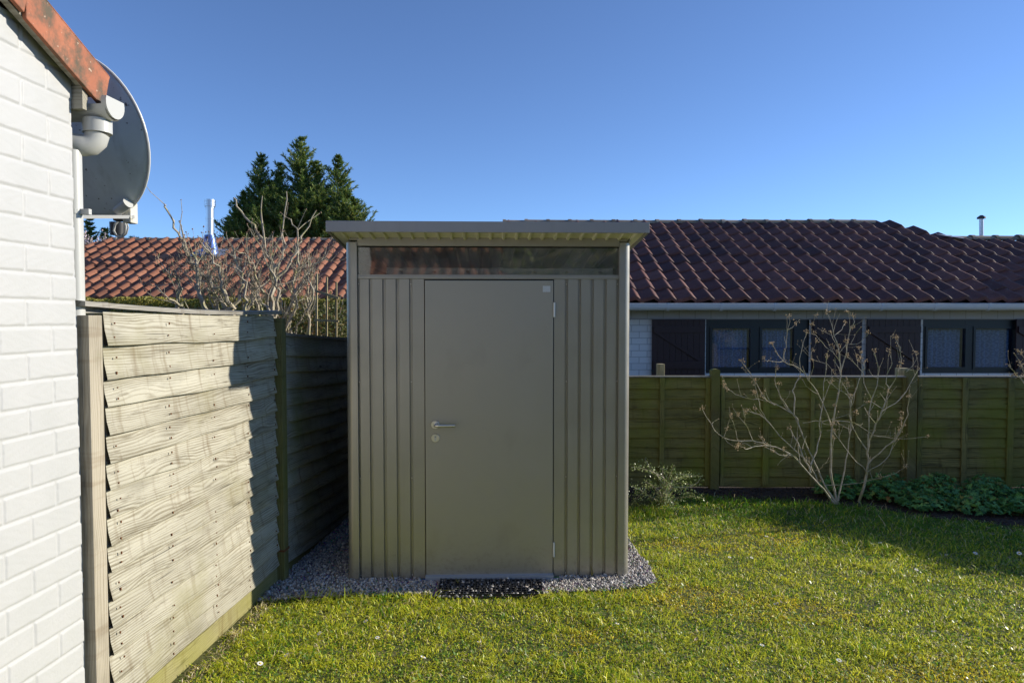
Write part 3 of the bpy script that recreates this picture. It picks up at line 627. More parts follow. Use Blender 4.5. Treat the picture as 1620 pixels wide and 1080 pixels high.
# nails: five columns of rusty heads on the near panel
nl = MB()
for ci, s in enumerate((2.50, 2.86, 3.24, 3.60, 3.955)):
    z = 1.655
    for i, h in enumerate(hs1):
        for dz in (.35, .8):
            if random.random() < .2: continue
            zz = z - h * dz + random.uniform(-.01, .01); ss = s + random.uniform(-.012, .012); hh = random.uniform(.003, .007)
            nl.box((ss - .0022, -(WF - .018), zz - hh), (ss + .0022, -(WF - .0225), zz + hh * .6))
        z -= h
merge(near_panel, fbuild(nl, 'nail_head', M['rust']))
# ------------------------------------------------------------------ back fence
FY = 6.42
BF = tag(empty('garden_fence', (1.0, FY, 0)), 'low mossy green lapped timber fence across the back before the shuttered house', 'fence')
TOPZ = 1.64 - (597 - 502) / FPX * FY       # about 1.07
def bx_at(px, Y=FY): return (px - 810) / FPX * Y
def back_panel(x0, x1, battens, seed):
    rs = np.random.default_rng(seed); V = []; Fq = []; UV = []; ns = 16; nb = 11; h = (TOPZ - .03) / nb
    for i in range(nb):
        wob = rs.uniform(0, 6.28, 2); amp = rs.uniform(.001, .005); vb = len(V); off = rs.uniform(0, .006)
        for k in range(ns + 1):
            t = k / ns; x = x0 + (x1 - x0) * t; zt = TOPZ - .012 - i * h; zb = zt - h - amp * math.sin(t * 8 + wob[0]) - amp * .5 * math.sin(21 * t + wob[1])
            for dy, z in ((0, zt + .02), (-.021 - off, zb + .004), (-.0195 - off, zb), (0, zb)):
                V.append((x, FY + dy, z)); UV.append((x + i * 2.3 + seed, i * 1.7 + seed * 3 + zt - z))
        for k in range(ns):
            for j in range(3):
                a = vb + k * 4 + j; Fq.append((a, a + 4, a + 5, a + 1))
    pn = npmesh('fence_panel', V, [np.array(Fq)], M['back_board'], BF, uv=UV)
    MB().box((x0, FY + .002, .02), (x1, FY + .014, TOPZ - .02)).build('backing_batten', M['back_board'], BF, local=False)
    for a, b in battens:
        MB().box((bx_at(a), FY - .036, .03), (bx_at(b), FY - .023, TOPZ - .002), .002).build('batten', M['back_board'], BF, local=False)
    MB().box((x0 - .0, FY - .035, TOPZ + .001), (x1 + .0, FY + .03, TOPZ + .016), .002).build('cap_rail', M['cap'], BF, local=False)
back_panel(bx_at(830), bx_at(1123), [(866, 874), (940, 948), (1043.5, 1051), (1116, 1123)], 1)
back_panel(bx_at(1140), bx_at(1434.5), [(1140, 1146), (1207, 1217), (1282, 1289), (1353, 1363), (1427.5, 1434.5)], 2)
back_panel(bx_at(1451.5), bx_at(1746), [(1451.5, 1459), (1522, 1531), (1594, 1604), (1670, 1680), (1739, 1746)], 3)
for a, b, top in ((1125, 1138.5, 584), (1436, 1450, 585), (1747, 1761, 584)):
    z = 1.64 - (top - 502) / FPX * (FY - .05); x0, x1 = bx_at(a, FY - .04), bx_at(b, FY - .04); xm = (x0 + x1) / 2
    mb = MB(); q = [(x0, 0), (x1, 0), (x1, z - .015)] + [(xm + (x1 - xm) * math.cos(t), z - .015 + .018 * math.sin(t)) for t in (.5, 1.1, 1.57, 2.04, 2.64)] + [(x0, z - .015)]
    mb.prism(q, 1, FY - .075, FY + .0); 
    mb.build('post', M['mossy'], BF, local=False)
for a, b, top in ((1039.5, 1051, 575.5), (1420, 1436, 582)):
    Yp = FY + .10; z = 1.64 - (top - 502) / FPX * Yp
    MB().box(((a - 810) / FPX * Yp, Yp - .035, 0), ((b - 810) / FPX * Yp, Yp + .035, z), .006).build('rear_post', M['stub'], BF, local=False)
# part of fence run behind the shed to the left corner
back_panel(-1.30, bx_at(828), [(600, 608), (680, 688), (760, 768)], 5)

# ------------------------------------------------------------------ own white house (left)
OH = tag(empty('white_house', FW(2.343, 1.775)), 'white painted brick gable with orange verge tiles and white drainpipe at the left edge', 'house')
sW, wW = 2.343, 1.775
s0, s1, z0, z1 = 1.25, sW, 0.0, 2.62
nx, nz = 300, 640
S, Z = np.meshgrid(np.linspace(s0, s1, nx), np.linspace(z0, z1, nz), indexing='ij')
bw, bh, mw = .225, .0905, .0055
row = np.floor((Z + .02) / bh); off = np.where(row % 2 == 0, .0, .5)
uu = (S - sW) / bw + .02 + off; fu = uu - np.floor(uu); fv = (Z + .02) / bh - row
du = np.minimum(fu, 1 - fu) * bw; dv = np.minimum(fv, 1 - fv) * bh; de = np.minimum(du, dv)
wob = .0007 * np.sin(S * 61 + Z * 37) + .0006 * np.sin(Z * 143 + S * 17)
H = np.clip((de + wob - mw * .45) / .006, 0, 1); H = H * H * (3 - 2 * H) * .0042
hsh = np.sin(np.floor(uu) * 12.98 + row * 78.2) * 43758.5; hsh -= np.floor(hsh)
H += hsh * .0014 + .00025 * np.sin(S * 90 + 3 * np.sin(Z * 60)) * np.cos(Z * 110) + rng.normal(0, .00012, H.shape)
wz = wW - H
X = S * DX - wz * DY; Yc = S * DY + wz * DX
# clip by rake: pull vertices above the rake down onto it
rake = 2.46 + (2.45 - S) * math.tan(R(25)) + .04
Zc = np.minimum(Z, rake)
idx = (np.arange(nx)[:, None] * nz + np.arange(nz)[None]); Q = np.stack([idx[:-1, :-1], idx[1:, :-1], idx[1:, 1:], idx[:-1, 1:]], -1).reshape(-1, 4)
npmesh('gable_brickwork', np.stack([X, Yc, Zc], -1).reshape(-1, 3), [Q], M['paint_brick'], OH, smooth=True)
# house body behind it: gable pentagon extruded to the left
mb = MB(); tr = math.tan(R(25)); rid = sW - 4.0
prof = [(sW - .002, 0), (sW - .002, 2.46 + .03), (rid, 2.46 + 4 * tr + .03), (rid - 4, 2.49), (rid - 4, 0)]
vs = [(a, -(wW + .004), z) for a, z in prof] + [(a, -(wW + 9), z) for a, z in prof]
n = 5; mb.add(vs, [tuple(range(5)), tuple(range(5, 10))] + [(i, (i + 1) % 5, (i + 1) % 5 + 5, i + 5) for i in range(5)], [(v[0], v[2]) for v in vs])
fbuild(mb, 'wall', M['paint_brick'], OH)
# verge flange: thick terracotta slabs stepping up the rake
SV = 2.475
def verge(sa, sb, lift):
    mb = MB(); wo, wi = wW - .062, wW - .046
    def rk(s): return 2.555 + (SV - s) * tr + lift
    hgt = .145
    ca = [(sa, rk(sa)), (sb, rk(sb)), (sb - .035, rk(sb) - hgt + .012), (sa, rk(sa) - hgt)]
    vs = [(s, -wo, z) for s, z in ca] + [(s, -wi, z) for s, z in ca]
    mb.add(vs, [(0, 1, 2, 3), (7, 6, 5, 4), (0, 4, 5, 1), (1, 5, 6, 2), (2, 6, 7, 3), (3, 7, 4, 0)], [(v[0], v[2]) for v in vs])
    # top return of the tile
    t = [(sa, -wo, rk(sa)), (sb, -wo, rk(sb)), (sb, -(wW + .25), rk(sb)), (sa, -(wW + .25), rk(sa))]
    mb.add(t + [(a, b_, c - .014) for a, b_, c in t], [(0, 3, 2, 1), (4, 5, 6, 7), (1, 2, 6, 5), (0, 1, 5, 4)])
    o = fbuild(mb, 'verge_tile', M['verge'], OH); bv = o.modifiers.new('b', 'BEVEL'); bv.width = .004; bv.segments = 2; bv.limit_method = 'ANGLE'
verge(SV - .40, SV, 0); verge(SV - .80, SV - .372, .016); verge(SV - 1.2, SV - .77, .030)
rf = MB()
for sgn in (1,):
    a0, a1 = SV, rid
    zA, zB = 2.545, 2.545 + (SV - rid) * tr
    vs = [(a0, -(wW + .2), zA), (a1, -(wW + .2), zB), (a1, -(wW + 9), zB), (a0, -(wW + 9), zA)]
    rf.add(vs + [(a, b_, c - .05) for a, b_, c in vs], [(0, 1, 2, 3), (7, 6, 5, 4), (0, 3, 7, 4), (0, 4, 5, 1)])
    zC = 2.545; vs = [(a1, -(wW - .06), zB), (rid - 4.2, -(wW - .06), zC), (rid - 4.2, -(wW + 9), zC), (a1, -(wW + 9), zB)]
    rf.add(vs + [(a, b_, c - .05) for a, b_, c in vs], [(0, 1, 2, 3), (7, 6, 5, 4), (0, 3, 7, 4), (0, 4, 5, 1)])
fbuild(rf, 'roof', M['verge'], OH)
# bargeboard behind the flange (end visible), soffit
bb = MB(); rk = lambda s: 2.46 + (2.45 - s) * tr
for wa, wb, se, hh, mat in ((wW - .045, wW - .020, 2.40, .085, 'bargeboard'),):
    vs = [(1.2, -wa, rk(1.2) + .04), (se, -wa, rk(se) + .04), (se, -wa, rk(se) - .03), (1.2, -wa, rk(1.2) - .03)]
    v2 = [(a, -wb, c) for a, _, c in vs]
    bb.add(vs + v2, [(0, 1, 2, 3), (7, 6, 5, 4), (1, 5, 6, 2), (3, 2, 6, 7), (0, 4, 5, 1)], [(v[0], v[2]) for v in vs + v2])
fbuild(bb, 'bargeboard', M['bargeboard'], OH)
fbuild(fbox(sW + .002, sW + .028, wW + 6, wW - .045, 2.395, 2.50, 0), 'fascia_board', M['bargeboard'], OH)
# gutter along the far eave
gt = MB(); n = 14; gs, gz, gr = 2.435, 2.425, .050
prof = [(gs + gr * math.cos(math.pi + math.pi * k / n), gz + gr * math.sin(math.pi + math.pi * k / n)) for k in range(n + 1)]
prof += [(gs + (gr - .004) * math.cos(math.pi * 2 - math.pi * k / n), gz + (gr - .004) * math.sin(math.pi * 2 - math.pi * k / n)) for k in range(n + 1)]
vs = [(a, -(wW - .100), z) for a, z in prof] + [(a, -(wW + 6), z) for a, z in prof]; m_ = len(prof)
gt.add(vs, [(i, (i + 1) % m_, (i + 1) % m_ + m_, i + m_) for i in range(m_)])
capv = [(gs + (gr + .003) * math.cos(math.pi * .88 + math.pi * 1.24 * k / n), gz + .01 + (gr + .003) * math.sin(math.pi * .88 + math.pi * 1.24 * k / n)) for k in range(n + 1)]
vs = [(a, -(wW - .108), z) for a, z in capv] + [(a, -(wW - .088), z) for a, z in capv]; q = n + 1
gt.add(vs, [tuple(range(q)), tuple(range(q, 2 * q))] + [(i, i + 1, i + 1 + q, i + q) for i in range(n)] + [(0, n, n + q, q)])
gut = fbuild(gt, 'gutter', M['pvc'], OH, smooth=True)
dp = MB()
wp = wW + .030; sp = sW + .042
def FP(s, w_, z): return Vector((s, -w_, z))
wo_ = wW - .035
dp.tube([FP(gs, wo_, gz - .045), FP(gs, wo_, gz - .095)], [.050, .050], 20)
zh_ = gz - .145
dp.tube([FP(gs, wo_, gz - .10), FP(gs, wo_, zh_ + .05), FP(gs - .004, wo_ + .006, zh_ + .022), FP(gs - .012, wo_ + .018, zh_ + .006), FP(gs - .022, wo_ + .036, zh_), FP(sp, wp + .01, zh_), FP(sp, wp + .04, zh_)], [.041, .041, .041, .041, .040, .039, .039], 20)
dp.tube([FP(sp, wp, gz - .17), FP(sp, wp, 0)], .032, 20)
fbuild(dp, 'drainpipe', M['pvc'], OH, smooth=True)
for zz in (2.03, .66):
    cl = MB(); cl.tube([FP(sp, wp, zz - .008), FP(sp, wp, zz + .008)], .0345, 20); cl.box((sp - .008, -(wp - .03), zz - .010), (sp + .008, -(wp - .066), zz + .010)); fbuild(cl, 'pipe_clip', M['pvc'], OH)

# ------------------------------------------------------------------ satellite dish
dc = P(134, 218, 2.98)
DI = tag(empty('satellite_dish', dc), 'grey satellite dish mounted on the far side of the white house, above its drainpipe', 'satellite dish')
nf = Vector((.20, .90, .30)).normalized(); ux = nf.cross(Vector((0, 0, 1))).normalized(); uz = ux.cross(nf).normalized()
n, mR = 56, 14; rr = .338; vs = []
for i in range(mR + 1):
    r = rr * i / mR
    for k in range(n):
        a = 2 * math.pi * k / n; vs.append(ux * (r * .93 * math.cos(a)) + uz * (r * 1.03 * math.sin(a)) + nf * (.075 * (i / mR) ** 2 - .075))
fs = [(i * n + k, i * n + (k + 1) % n, (i + 1) * n + (k + 1) % n, (i + 1) * n + k) for i in range(mR) for k in range(n)]
mb = MB(); mb.add(vs, fs); o = mb.build('reflector', M['dish'], DI, smooth=True); md = o.modifiers.new('s', 'SOLIDIFY'); md.thickness = .003
mb = MB(); mb.tube([ux * (rr * .93 * math.cos(a)) + uz * (rr * 1.03 * math.sin(a)) for a in [2 * math.pi * k / 56 for k in range(57)]], .0055, 8, cap=False); mb.build('rim', M['dish_rim'], DI, smooth=True)
lt = P(190, 333, 3.18) - dc; bt = -uz * rr * 1.0 + nf * .0
armS = P(128, 343, 2.90) - dc; armE = P(212, 343, 3.05) - dc
mb = MB(); mb.tube([armS, armE], [.010, .010], 4); mb.build('feed_arm', M['dish_rim'], DI)
mb = MB(); f0 = P(183, 330, 3.12) - dc; f1 = P(196, 322, 3.2) - dc; mb.tube([P(186, 334, 3.02) - dc, P(203, 321, 3.0) - dc][::-1], [.024, .022], 16); lnb = mb.build('feed_horn', M['pvc'], DI, smooth=True)
mb = MB(); c = P(207, 336, 3.06) - dc; mb.box(c + Vector((-.022, -.03, -.05)), c + Vector((.016, .03, .045)), .006); mb.build('mounting_bracket', M['cream'], DI)
mb = MB(); c = P(192, 340, 3.10) - dc; mb.box(c + Vector((-.030, -.02, -.03)), c + Vector((.024, .02, .03)), .008); mb.build('receiver', M['black_plastic'], DI); mb = MB(); mb.tube([P(186, 352, 3.27) - dc, P(186, 372, 3.27) - dc], [.036, .034], 12); mb.build('receiver_cap', M['black_plastic'], DI, smooth=True)
mb = MB(); mb.tube([P(x, y, 3.2) - dc for x, y in ((197, 350), (199, 358), (198, 368), (192, 374), (184, 373), (180, 365), (182, 355), (188, 349))], .0055, 8); mb.tube([P(x, y, 3.19) - dc for x, y in ((200, 350), (203, 360), (200, 370), (194, 375), (186, 376))], .004, 8); mb.build('cable', M['cable'], DI, smooth=True)
mb = MB(); mb.tube([nf * -.07, nf * -.07 + Vector((-.05, -.16, -.02)), Vector(FW(2.36, 2.1, 2.42)) - dc], .018, 10); mb.build('wall_mount', M['zinc'], DI)

# ------------------------------------------------------------------ pantile roofs
def tile_roof(name, org, x1, z0, slope, nrows, pitch, expo, mat, parent, clip, seed=0, mirror=False, asym=False):
    """org=(x0,y0): eave start; front slope rising away in +Y"""
    rs = np.random.default_rng(seed); ct, st_ = math.cos(slope), math.sin(slope); ncol = int((x1 - org[0]) / pitch); V = []; Fq = []
    T = np.array([0, .09, .18, .27, .36, .46, .56, .66, .76, .86, .96, 1.06])
    prof = np.where(T < .36, -.010 * np.sin(np.pi * T / .36), .056 * np.sin(np.pi * np.clip((T - .36) / .70, 0, 1))); nT = len(T)
    if asym: T = np.array([0, .10, .22, .34, .46, .58, .68, .74, .79, .86, .95, 1.04]); prof = np.interp(T, [0, .25, .50, .68, .745, .79, 1.04], [-.004, .004, .024, .044, .048, .046, -.003])
    if mirror: T = T[::-1] * -1 + 1; prof = prof[::-1]
    base = 0
    for r in range(nrows):
        for c in range(ncol):
            xc = org[0] + (c + .5) * pitch; sc = (r + .5) * expo
            if not clip(xc, sc): continue
            j = rs.normal(0, .0045, 3); xs = org[0] + (c + T) * pitch + j[0]; sl0 = r * expo + j[1] - .01; sl1 = (r + 1) * expo + .045
            A = []
            for s_, lift in ((sl0, -.020), (sl0 + .0, .030), (sl0 + .012, .036), (sl1, .004)):
                n_ = prof * (1 if lift > -.01 else .9) + lift + j[2]
                A.append(np.stack([xs, org[1] + s_ * ct - n_ * st_, z0 + s_ * st_ + n_ * ct], 1))
            V.append(np.concatenate(A))
            k = np.arange(nT - 1)
            for q in range(3): Fq.append(np.stack([base + q * nT + k, base + q * nT + k + 1, base + (q + 1) * nT + k + 1, base + (q + 1) * nT + k], 1))
            base += 4 * nT
    return npmesh(name, np.concatenate(V), [np.concatenate(Fq)], mat, parent, smooth=False)
def ridge_tiles(pa, pb, parent, mat, rad=.085, L=.40, name='ridge'):
    pa, pb = Vector(pa), Vector(pb); d = (pb - pa); n = max(1, int(d.length / L)); d.normalize(); side = d.cross(Vector((0, 0, 1))).normalized(); up = side.cross(d); mb = MB()
    for i in range(n):
        a = pa + d * (i * L); jit = random.uniform(-.006, .006)
        for (t0, t1, r) in ((0, L + .01, rad), (0, .06, rad + .014)):
            vs = []
            for t in (t0, t1):
                for k in range(9):
                    th = math.pi * k / 8; rr = r * (1 - .06 * (t / L)); vs.append(a + d * t + side * (rr * math.cos(th)) + up * (rr * math.sin(th) * .85 - .02 + jit))
            mb.add(vs, [(k, k + 1, k + 10, k + 9) for k in range(8)] + [tuple(range(9)), tuple(range(9, 18))])
    return mb.build(name, mat, parent, local=False)
SLP = R(25)
# ---- right house
RH = tag(empty('shuttered_house', (4, 9.5, 0)), 'low white brick house with dark brown tiled roof and purple shutters behind the garden fence', 'house')
HZ, HY = 1.86, 9.2
RL = 3.56; ridr = RL * math.cos(SLP); ridZ = HZ + RL * math.sin(SLP)
xr = 6.93; 
low = 2.62      # slope length at lower wing ridge
def clipR(x, s):
    if x < -.15: return False
    if s > RL: return False
    if x > xr and s > RL - (x - xr) * (RL - low) / .50: return s < low
    return True
tile_roof('roof_tiles', (-.25, HY), 13.0, HZ, SLP, 10, .25, .356, M['tile_dark'], RH, clipR, 2, asym=True)
def slab(name, pts, mat, parent, th=.03):
    mb = MB(); n = len(pts); mb.add([Vector(p) for p in pts] + [Vector(p) - Vector((0, 0, th)) for p in pts], [tuple(range(n)), tuple(range(n, 2 * n))[::-1]] + [(i, (i + 1) % n, (i + 1) % n + n, i + n) for i in range(n)]); return mb.build(name, mat, parent, local=False)
ct, sn = math.cos(SLP), math.sin(SLP)
def rp(x, s, d=-.03): return (x, HY + s * ct - d * sn, HZ + s * sn + d * ct)
slab('roof_underlay', [rp(-.2, .0), rp(13, 0), rp(13, low), rp(xr + .5, low), rp(xr, RL), rp(-.2, RL)], M['soffit_board'], RH)
yr = HY + RL * ct; ybk = 2 * yr - HY
slab('roof_rear_slope', [(-.2, yr + .01, ridZ - .03), (xr, yr + .01, ridZ - .03), (xr + 1.2, ybk, HZ), (-.2, ybk, HZ)], M['tile_dark'], RH)
yl = HY + low * ct; zl = HZ + low * sn
slab('wing_rear_slope', [(xr + .4, yl + .01, zl - .03), (13, yl + .01, zl - .03), (13, 2 * yl - HY, HZ), (xr + .4, 2 * yl - HY, HZ)], M['tile_dark'], RH)
slab('hip_slope', [(xr, yr, ridZ - .04), (xr + .5, yl, zl - .03), (xr + 1.3, ybk, HZ)], M['tile_dark'], RH)
ridge_tiles((-.17, yr, ridZ + .01), (xr + .05, yr, ridZ + .01), RH, M['ridge'], .09, .40, 'ridge_tiles')
ridge_tiles((xr + .50, yl, zl + .015), (13, yl, zl + .015), RH, M['ridge'], .09, .40, 'ridge_tiles')
slab('valley_flashing', [(xr + .30, yl - .02, zl + .10), (xr + .75, yl - .02, zl + .045), (xr + .68, yl - .2, zl - .0), (xr + .42, yl - .12, zl + .05)], M['lead'], RH, .004)
# walls
WY = 9.52
mb = MB(); 
def wall_rect(x0, x1, z0, z1, y=WY):
    vs = [(x0, y, z0), (x1, y, z0), (x1, y, z1), (x0, y, z1)]; mb.add(vs, [(0, 1, 2, 3)], [(a, c) for a, b, c in vs])
def wx(px, Y=WY): return (px - 810) / FPX * Y
def wz_(py, Y=WY): return P(810, py, Y).z
zh = wz_(505.5)
opn = [(wx(1117), wx(1280)), (wx(1460), wx(1612)), (wx(1800), wx(1960))]
xs = [-.1] + [v for o_ in opn for v in o_] + [12.6]
for i in range(0, len(xs), 2): wall_rect(xs[i], xs[i + 1], 0, zh)
for a, b in opn: wall_rect(a, b, 0, .85)
wl = mb.build('wall', M['house_brick'], RH, local=False)
mb = MB()
x = -.1
vs = [(-.1, WY, zh), (12.6, WY, zh), (12.6, WY, HZ + .05), (-.1, WY, HZ + .05)]
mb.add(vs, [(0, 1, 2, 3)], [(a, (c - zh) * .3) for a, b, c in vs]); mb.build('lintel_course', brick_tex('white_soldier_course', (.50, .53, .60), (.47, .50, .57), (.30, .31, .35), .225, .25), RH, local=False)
mb = MB(); mb.box((-.1, WY + .12, 0), (12.6, WY + .3, .02)); 
mb = MB()
for a, b in opn: mb.box((a - .02, WY + .35, .3), (b + .02, WY + .4, zh + .2))
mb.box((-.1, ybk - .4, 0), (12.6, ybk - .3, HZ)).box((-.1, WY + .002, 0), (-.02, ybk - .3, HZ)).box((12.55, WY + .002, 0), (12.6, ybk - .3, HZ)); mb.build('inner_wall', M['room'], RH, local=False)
MB().box((-.1, WY - .22, HZ - .045), (12.8, WY + .0, HZ - .02)).build('eave_soffit', M['soffit_board'], RH, local=False)
# gutter
gy_, gzz, gr = HY - .045, P(810, 486.0, 9.15).z, .055
mb = MB(); n = 12; GZ = 1.62; gzz += .022; prof = [(gy_ + gr * math.cos(math.pi + math.pi * k / n), gzz + .025 + GZ * gr * math.sin(math.pi + math.pi * k / n)) for k in range(n + 1)] + [(gy_ + (gr - .005) * math.cos(2 * math.pi - math.pi * k / n), gzz + .025 + GZ * (gr - .005) * math.sin(2 * math.pi - math.pi * k / n)) for k in range(n + 1)]
mb.prism(prof, 0, -.2, 13.0); mb.tube([(-.2, gy_ - gr, gzz + .025), (13, gy_ - gr, gzz + .025)], .007, 6); gutR = mb.build('gutter', M['gutter'], RH, local=False, smooth=True)
px = 1056.5
while px < 1700:
    x = (px - 810) / FPX * 9.15; mb = MB(); g2 = gr + .006
    pr = [(gy_ + g2 * math.cos(math.pi * .97 + math.pi * 1.06 * k / n), gzz + .025 + GZ * g2 * math.sin(math.pi * .97 + math.pi * 1.06 * k / n)) for k in range(n + 1)] + [(gy_ + (gr + .0005) * math.cos(math.pi * 2.03 - math.pi * 1.06 * k / n), gzz + .025 + GZ * (gr + .0005) * math.sin(math.pi * 2.03 - math.pi * 1.06 * k / n)) for k in range(n + 1)]
    mb.prism(pr, 0, x - .02, x + .015); mb.build('gutter_bracket', M['gutter'], gutR, local=False); px += 84.3
# windows
def house_window(px0, px1, panes):
    Y0 = WY + .03; a, b = wx(px0), wx(px1); zt = zh - .004; zb = P(810, 603, Y0).z
    fr = MB(); t = .05
    ps = [(wx(p, Y0), wx(q, Y0)) for p, q in panes]; pz1, pz0 = P(810, 519.5, Y0).z, P(810, 580.5, Y0).z
    xs_ = [a] + [v for p in ps for v in p] + [b]
    for i in range(0, len(xs_), 2): fr.box((xs_[i], Y0, zb), (xs_[i + 1], Y0 + .06, zt))
    for p, q in ps: fr.box((p, Y0 + .002, zb), (q, Y0 + .058, pz0)); fr.box((p, Y0 + .002, pz1), (q, Y0 + .058, zt))
    for p, q in ps:      # casement moulding
        fr.box((p - .03, Y0 - .014, pz1), (q + .03, Y0 - .001, pz1 + .03)); fr.box((p - .03, Y0 - .014, pz0 - .03), (q + .03, Y0 - .001, pz0)); fr.box((p - .03, Y0 - .014, pz0 + .0005), (p, Y0 - .001, pz1 - .0005)); fr.box((q, Y0 - .014, pz0 + .0005), (q + .03, Y0 - .001, pz1 - .0005))
    wn = fr.build('window', M['frame'], RH, local=False)
    for p, q in ps:
        MB().box((p, Y0 + .02, pz0), (q, Y0 + .024, pz1)).build('pane', M['pane'], wn, local=False)
        V = []; nn = 40
        for k in range(nn + 1):
            x = p + .01 + (q - p - .02) * k / nn; y = Y0 + .10 + .02 * math.sin(k * 1.25) + .008 * math.sin(k * 2.9)
            V += [(x, y, pz0 - .05), (x, y, pz1 - .02)]
        npmesh('curtain', V, [np.array([(2 * k, 2 * k + 2, 2 * k + 3, 2 * k + 1) for k in range(nn)])], M['lace'], wn, smooth=True)
    MB().box((a, Y0 - .06, zb - .04), (b, Y0 + .0, zb - .005), .004).build('window_sill', M['frame'], wn, local=False)
house_window(1117, 1280, [(1126.5, 1187), (1205, 1256)])
house_window(1460, 1612, [(1467, 1527), (1543, 1605)])
house_window(1800, 1960, [(1810, 1870), (1890, 1950)])
def shutter(px0, px1, diag):
    Y0 = WY - .045; a, b = (px0 - 810) / FPX * Y0, (px1 - 810) / FPX * Y0; zt, zb = P(810, 505, Y0).z, P(810, 603, Y0).z; mb = MB(); nb = 9; wd = (b - a) / nb
    for i in range(nb): mb.box((a + i * wd + .002, Y0, zb), (a + (i + 1) * wd - .002, Y0 + .022, zt), .0)
    mb.box((a + .004, Y0 + .008, zb + .004), (b - .004, Y0 + .03, zt - .004))
    l0, l1 = P(810, 516, Y0).z, P(810, 526, Y0).z; m0, m1 = P(810, 571, Y0).z, P(810, 583, Y0).z
    mb.box((a + .02, Y0 - .024, l1), (b - .01, Y0 - .001, l0)); mb.box((a + .02, Y0 - .024, m1), (b - .01, Y0 - .001, m0))
    xa, xb = (a + .03, b - .1) if diag else (b - .1, a + .03)
    dd = .075 if diag else -.075
    vs = [(xa, Y0 - .021, l1 - .001), (xa + dd, Y0 - .021, l1 - .001), (xb + dd, Y0 - .021, m0 + .001), (xb, Y0 - .021, m0 + .001)]; vs += [(p[0], Y0 - .001, p[2]) for p in vs]
    mb.add(vs, [(0, 1, 2, 3), (4, 5, 1, 0), (5, 6, 2, 1), (6, 7, 3, 2), (7, 4, 0, 3)])
    sh = mb.build('shutter', M['shutter'], RH, local=False)
    hg = MB(); hg.box((a - .01, Y0 - .03, (l0 + l1) / 2 - .6), (a + .03, Y0 - .0245, (l0 + l1) / 2 - .56)); hg.build('shutter_catch', M['black_plastic'], sh, local=False)
shutter(1031.5, 1116, True); shutter(1284.5, 1364, True); shutter(1372, 1457, True); shutter(1608, 1700, True); shutter(1715, 1798, True)
# thin metal flue and small vent on the far wing
mb = MB(); a = P(1552.5, 382, 12.6); mb.tube([P(1552.5, 400, 12.6), P(1552.5, 346, 12.6)], [.035, .035], 12); mb.tube([P(1552.5, 345, 12.6), P(1552.5, 342.5, 12.6), P(1552.5, 340.5, 12.6)], [.058, .05, .01], 12); fl_ = mb.build('flue', M['zinc'], RH, local=False, smooth=True); MB().tube([P(1552.5, 346, 12.6), P(1552.5, 343.5, 12.6), P(1552.5, 340.5, 12.6)], [.072, .07, .02], 14).build('rain_cap', M['black_plastic'], fl_, local=False)
mb = MB(); mb.tube([P(1482.5, 390, 14), P(1482.5, 374, 14)], [.035, .028], 10); mb.tube([P(1482.5, 373.5, 14), P(1482.5, 371.5, 14)], [.065, .05], 10); mb.build('roof_vent', M['zinc'], RH, local=False)

# ---- left house
LH = tag(empty('red_roof_house', (-5, 13, 0)), 'low house with orange clay tile roof behind the hedge, seen over the left fence', 'house')
LY, LZ = 12.5, P(810, 473, 12.5).z; LR = 3.50
xl = P(180, 380, 15.6).x + .05
def clipL(x, s):
    if s > 3.4: return False
    return x > xl - (3.4 - s) * 1.15
tile_roof('roof_tiles', (xl - 6, LY), 1.0, LZ, SLP, 10, .25, .34, M['tile_red'], LH, clipL, 5)
def lp(x, s, d=-.03): return (x, LY + s * ct - d * sn, LZ + s * sn + d * ct)
slab('roof_underlay', [lp(xl - 3.9, 0), lp(1, 0), lp(1, 3.4), lp(xl, 3.4)], M['soffit_board'], LH)
yL = LY + 3.4 * ct; zL = LZ + 3.4 * sn
slab('roof_rear_slope', [(xl, yL, zL - .03), (1, yL, zL - .03), (1, 2 * yL - LY, LZ), (xl - 3.9, 2 * yL - LY, LZ)], M['tile_red'], LH)
slab('hip_slope', [(xl, yL, zL - .03), (xl - 3.9, LY, LZ - .03), (xl - 3.9, 2 * yL - LY, LZ - .03)], M['tile_red'], LH)
ridge_tiles((xl, yL, zL + .0), (1, yL, zL + .0), LH, M['ridge'], .085, .38, 'ridge_tiles')
ridge_tiles((xl - .02, yL - .02, zL - .02), (xl - 3.8, LY + .05, LZ + .03), LH, M['tile_red'], .08, .36, 'hip_tiles')
mb = MB(); vs = [(xl - 3.6, LY + .3, 0), (.8, LY + .3, 0), (.8, LY + .3, LZ), (xl - 3.6, LY + .3, LZ)]; mb.add(vs, [(0, 1, 2, 3)], [(a, c) for a, b, c in vs]); mb.box((.75, LY + .31, 0), (.8, 2 * yL - LY - .3, LZ)); mb.build('wall', M['house_brick'], LH, local=False)
YF = 14.6; c0 = P(331, 402, YF)
mb = MB(); rs_ = []
mb.tube([P(332, 390, YF), P(332, 327, YF)], [.082, .082], 20)
for yy in (328, 345, 375): mb.tube([P(332, yy, YF), P(332, yy + 2, YF)], [.088, .088], 20)
mb.tube([P(332, 327, YF), P(332, 316, YF)], [.108, .108], 20)
for yy in (318, 323): mb.tube([P(332, yy, YF), P(332, yy + 1.3, YF)], [.114, .114], 20)
fl = mb.build('flue', M['chrome'], LH, local=False, smooth=True)
MB().tube([P(332, 404, YF), P(332, 397, YF), P(332, 380, YF), P(332, 372, YF)], [.20, .17, .13, .10], 20).build('flue_cone', M['blue_cone'], fl, local=False, smooth=True)
a = P(332, 399, YF); slab('flashing', [(a.x - .38, a.y - .2, a.z - .10), (a.x + .38, a.y - .2, a.z - .10), (a.x + .33, a.y + .2, a.z + .09), (a.x - .33, a.y + .2, a.z + .09)], M['lead'], LH, .005)

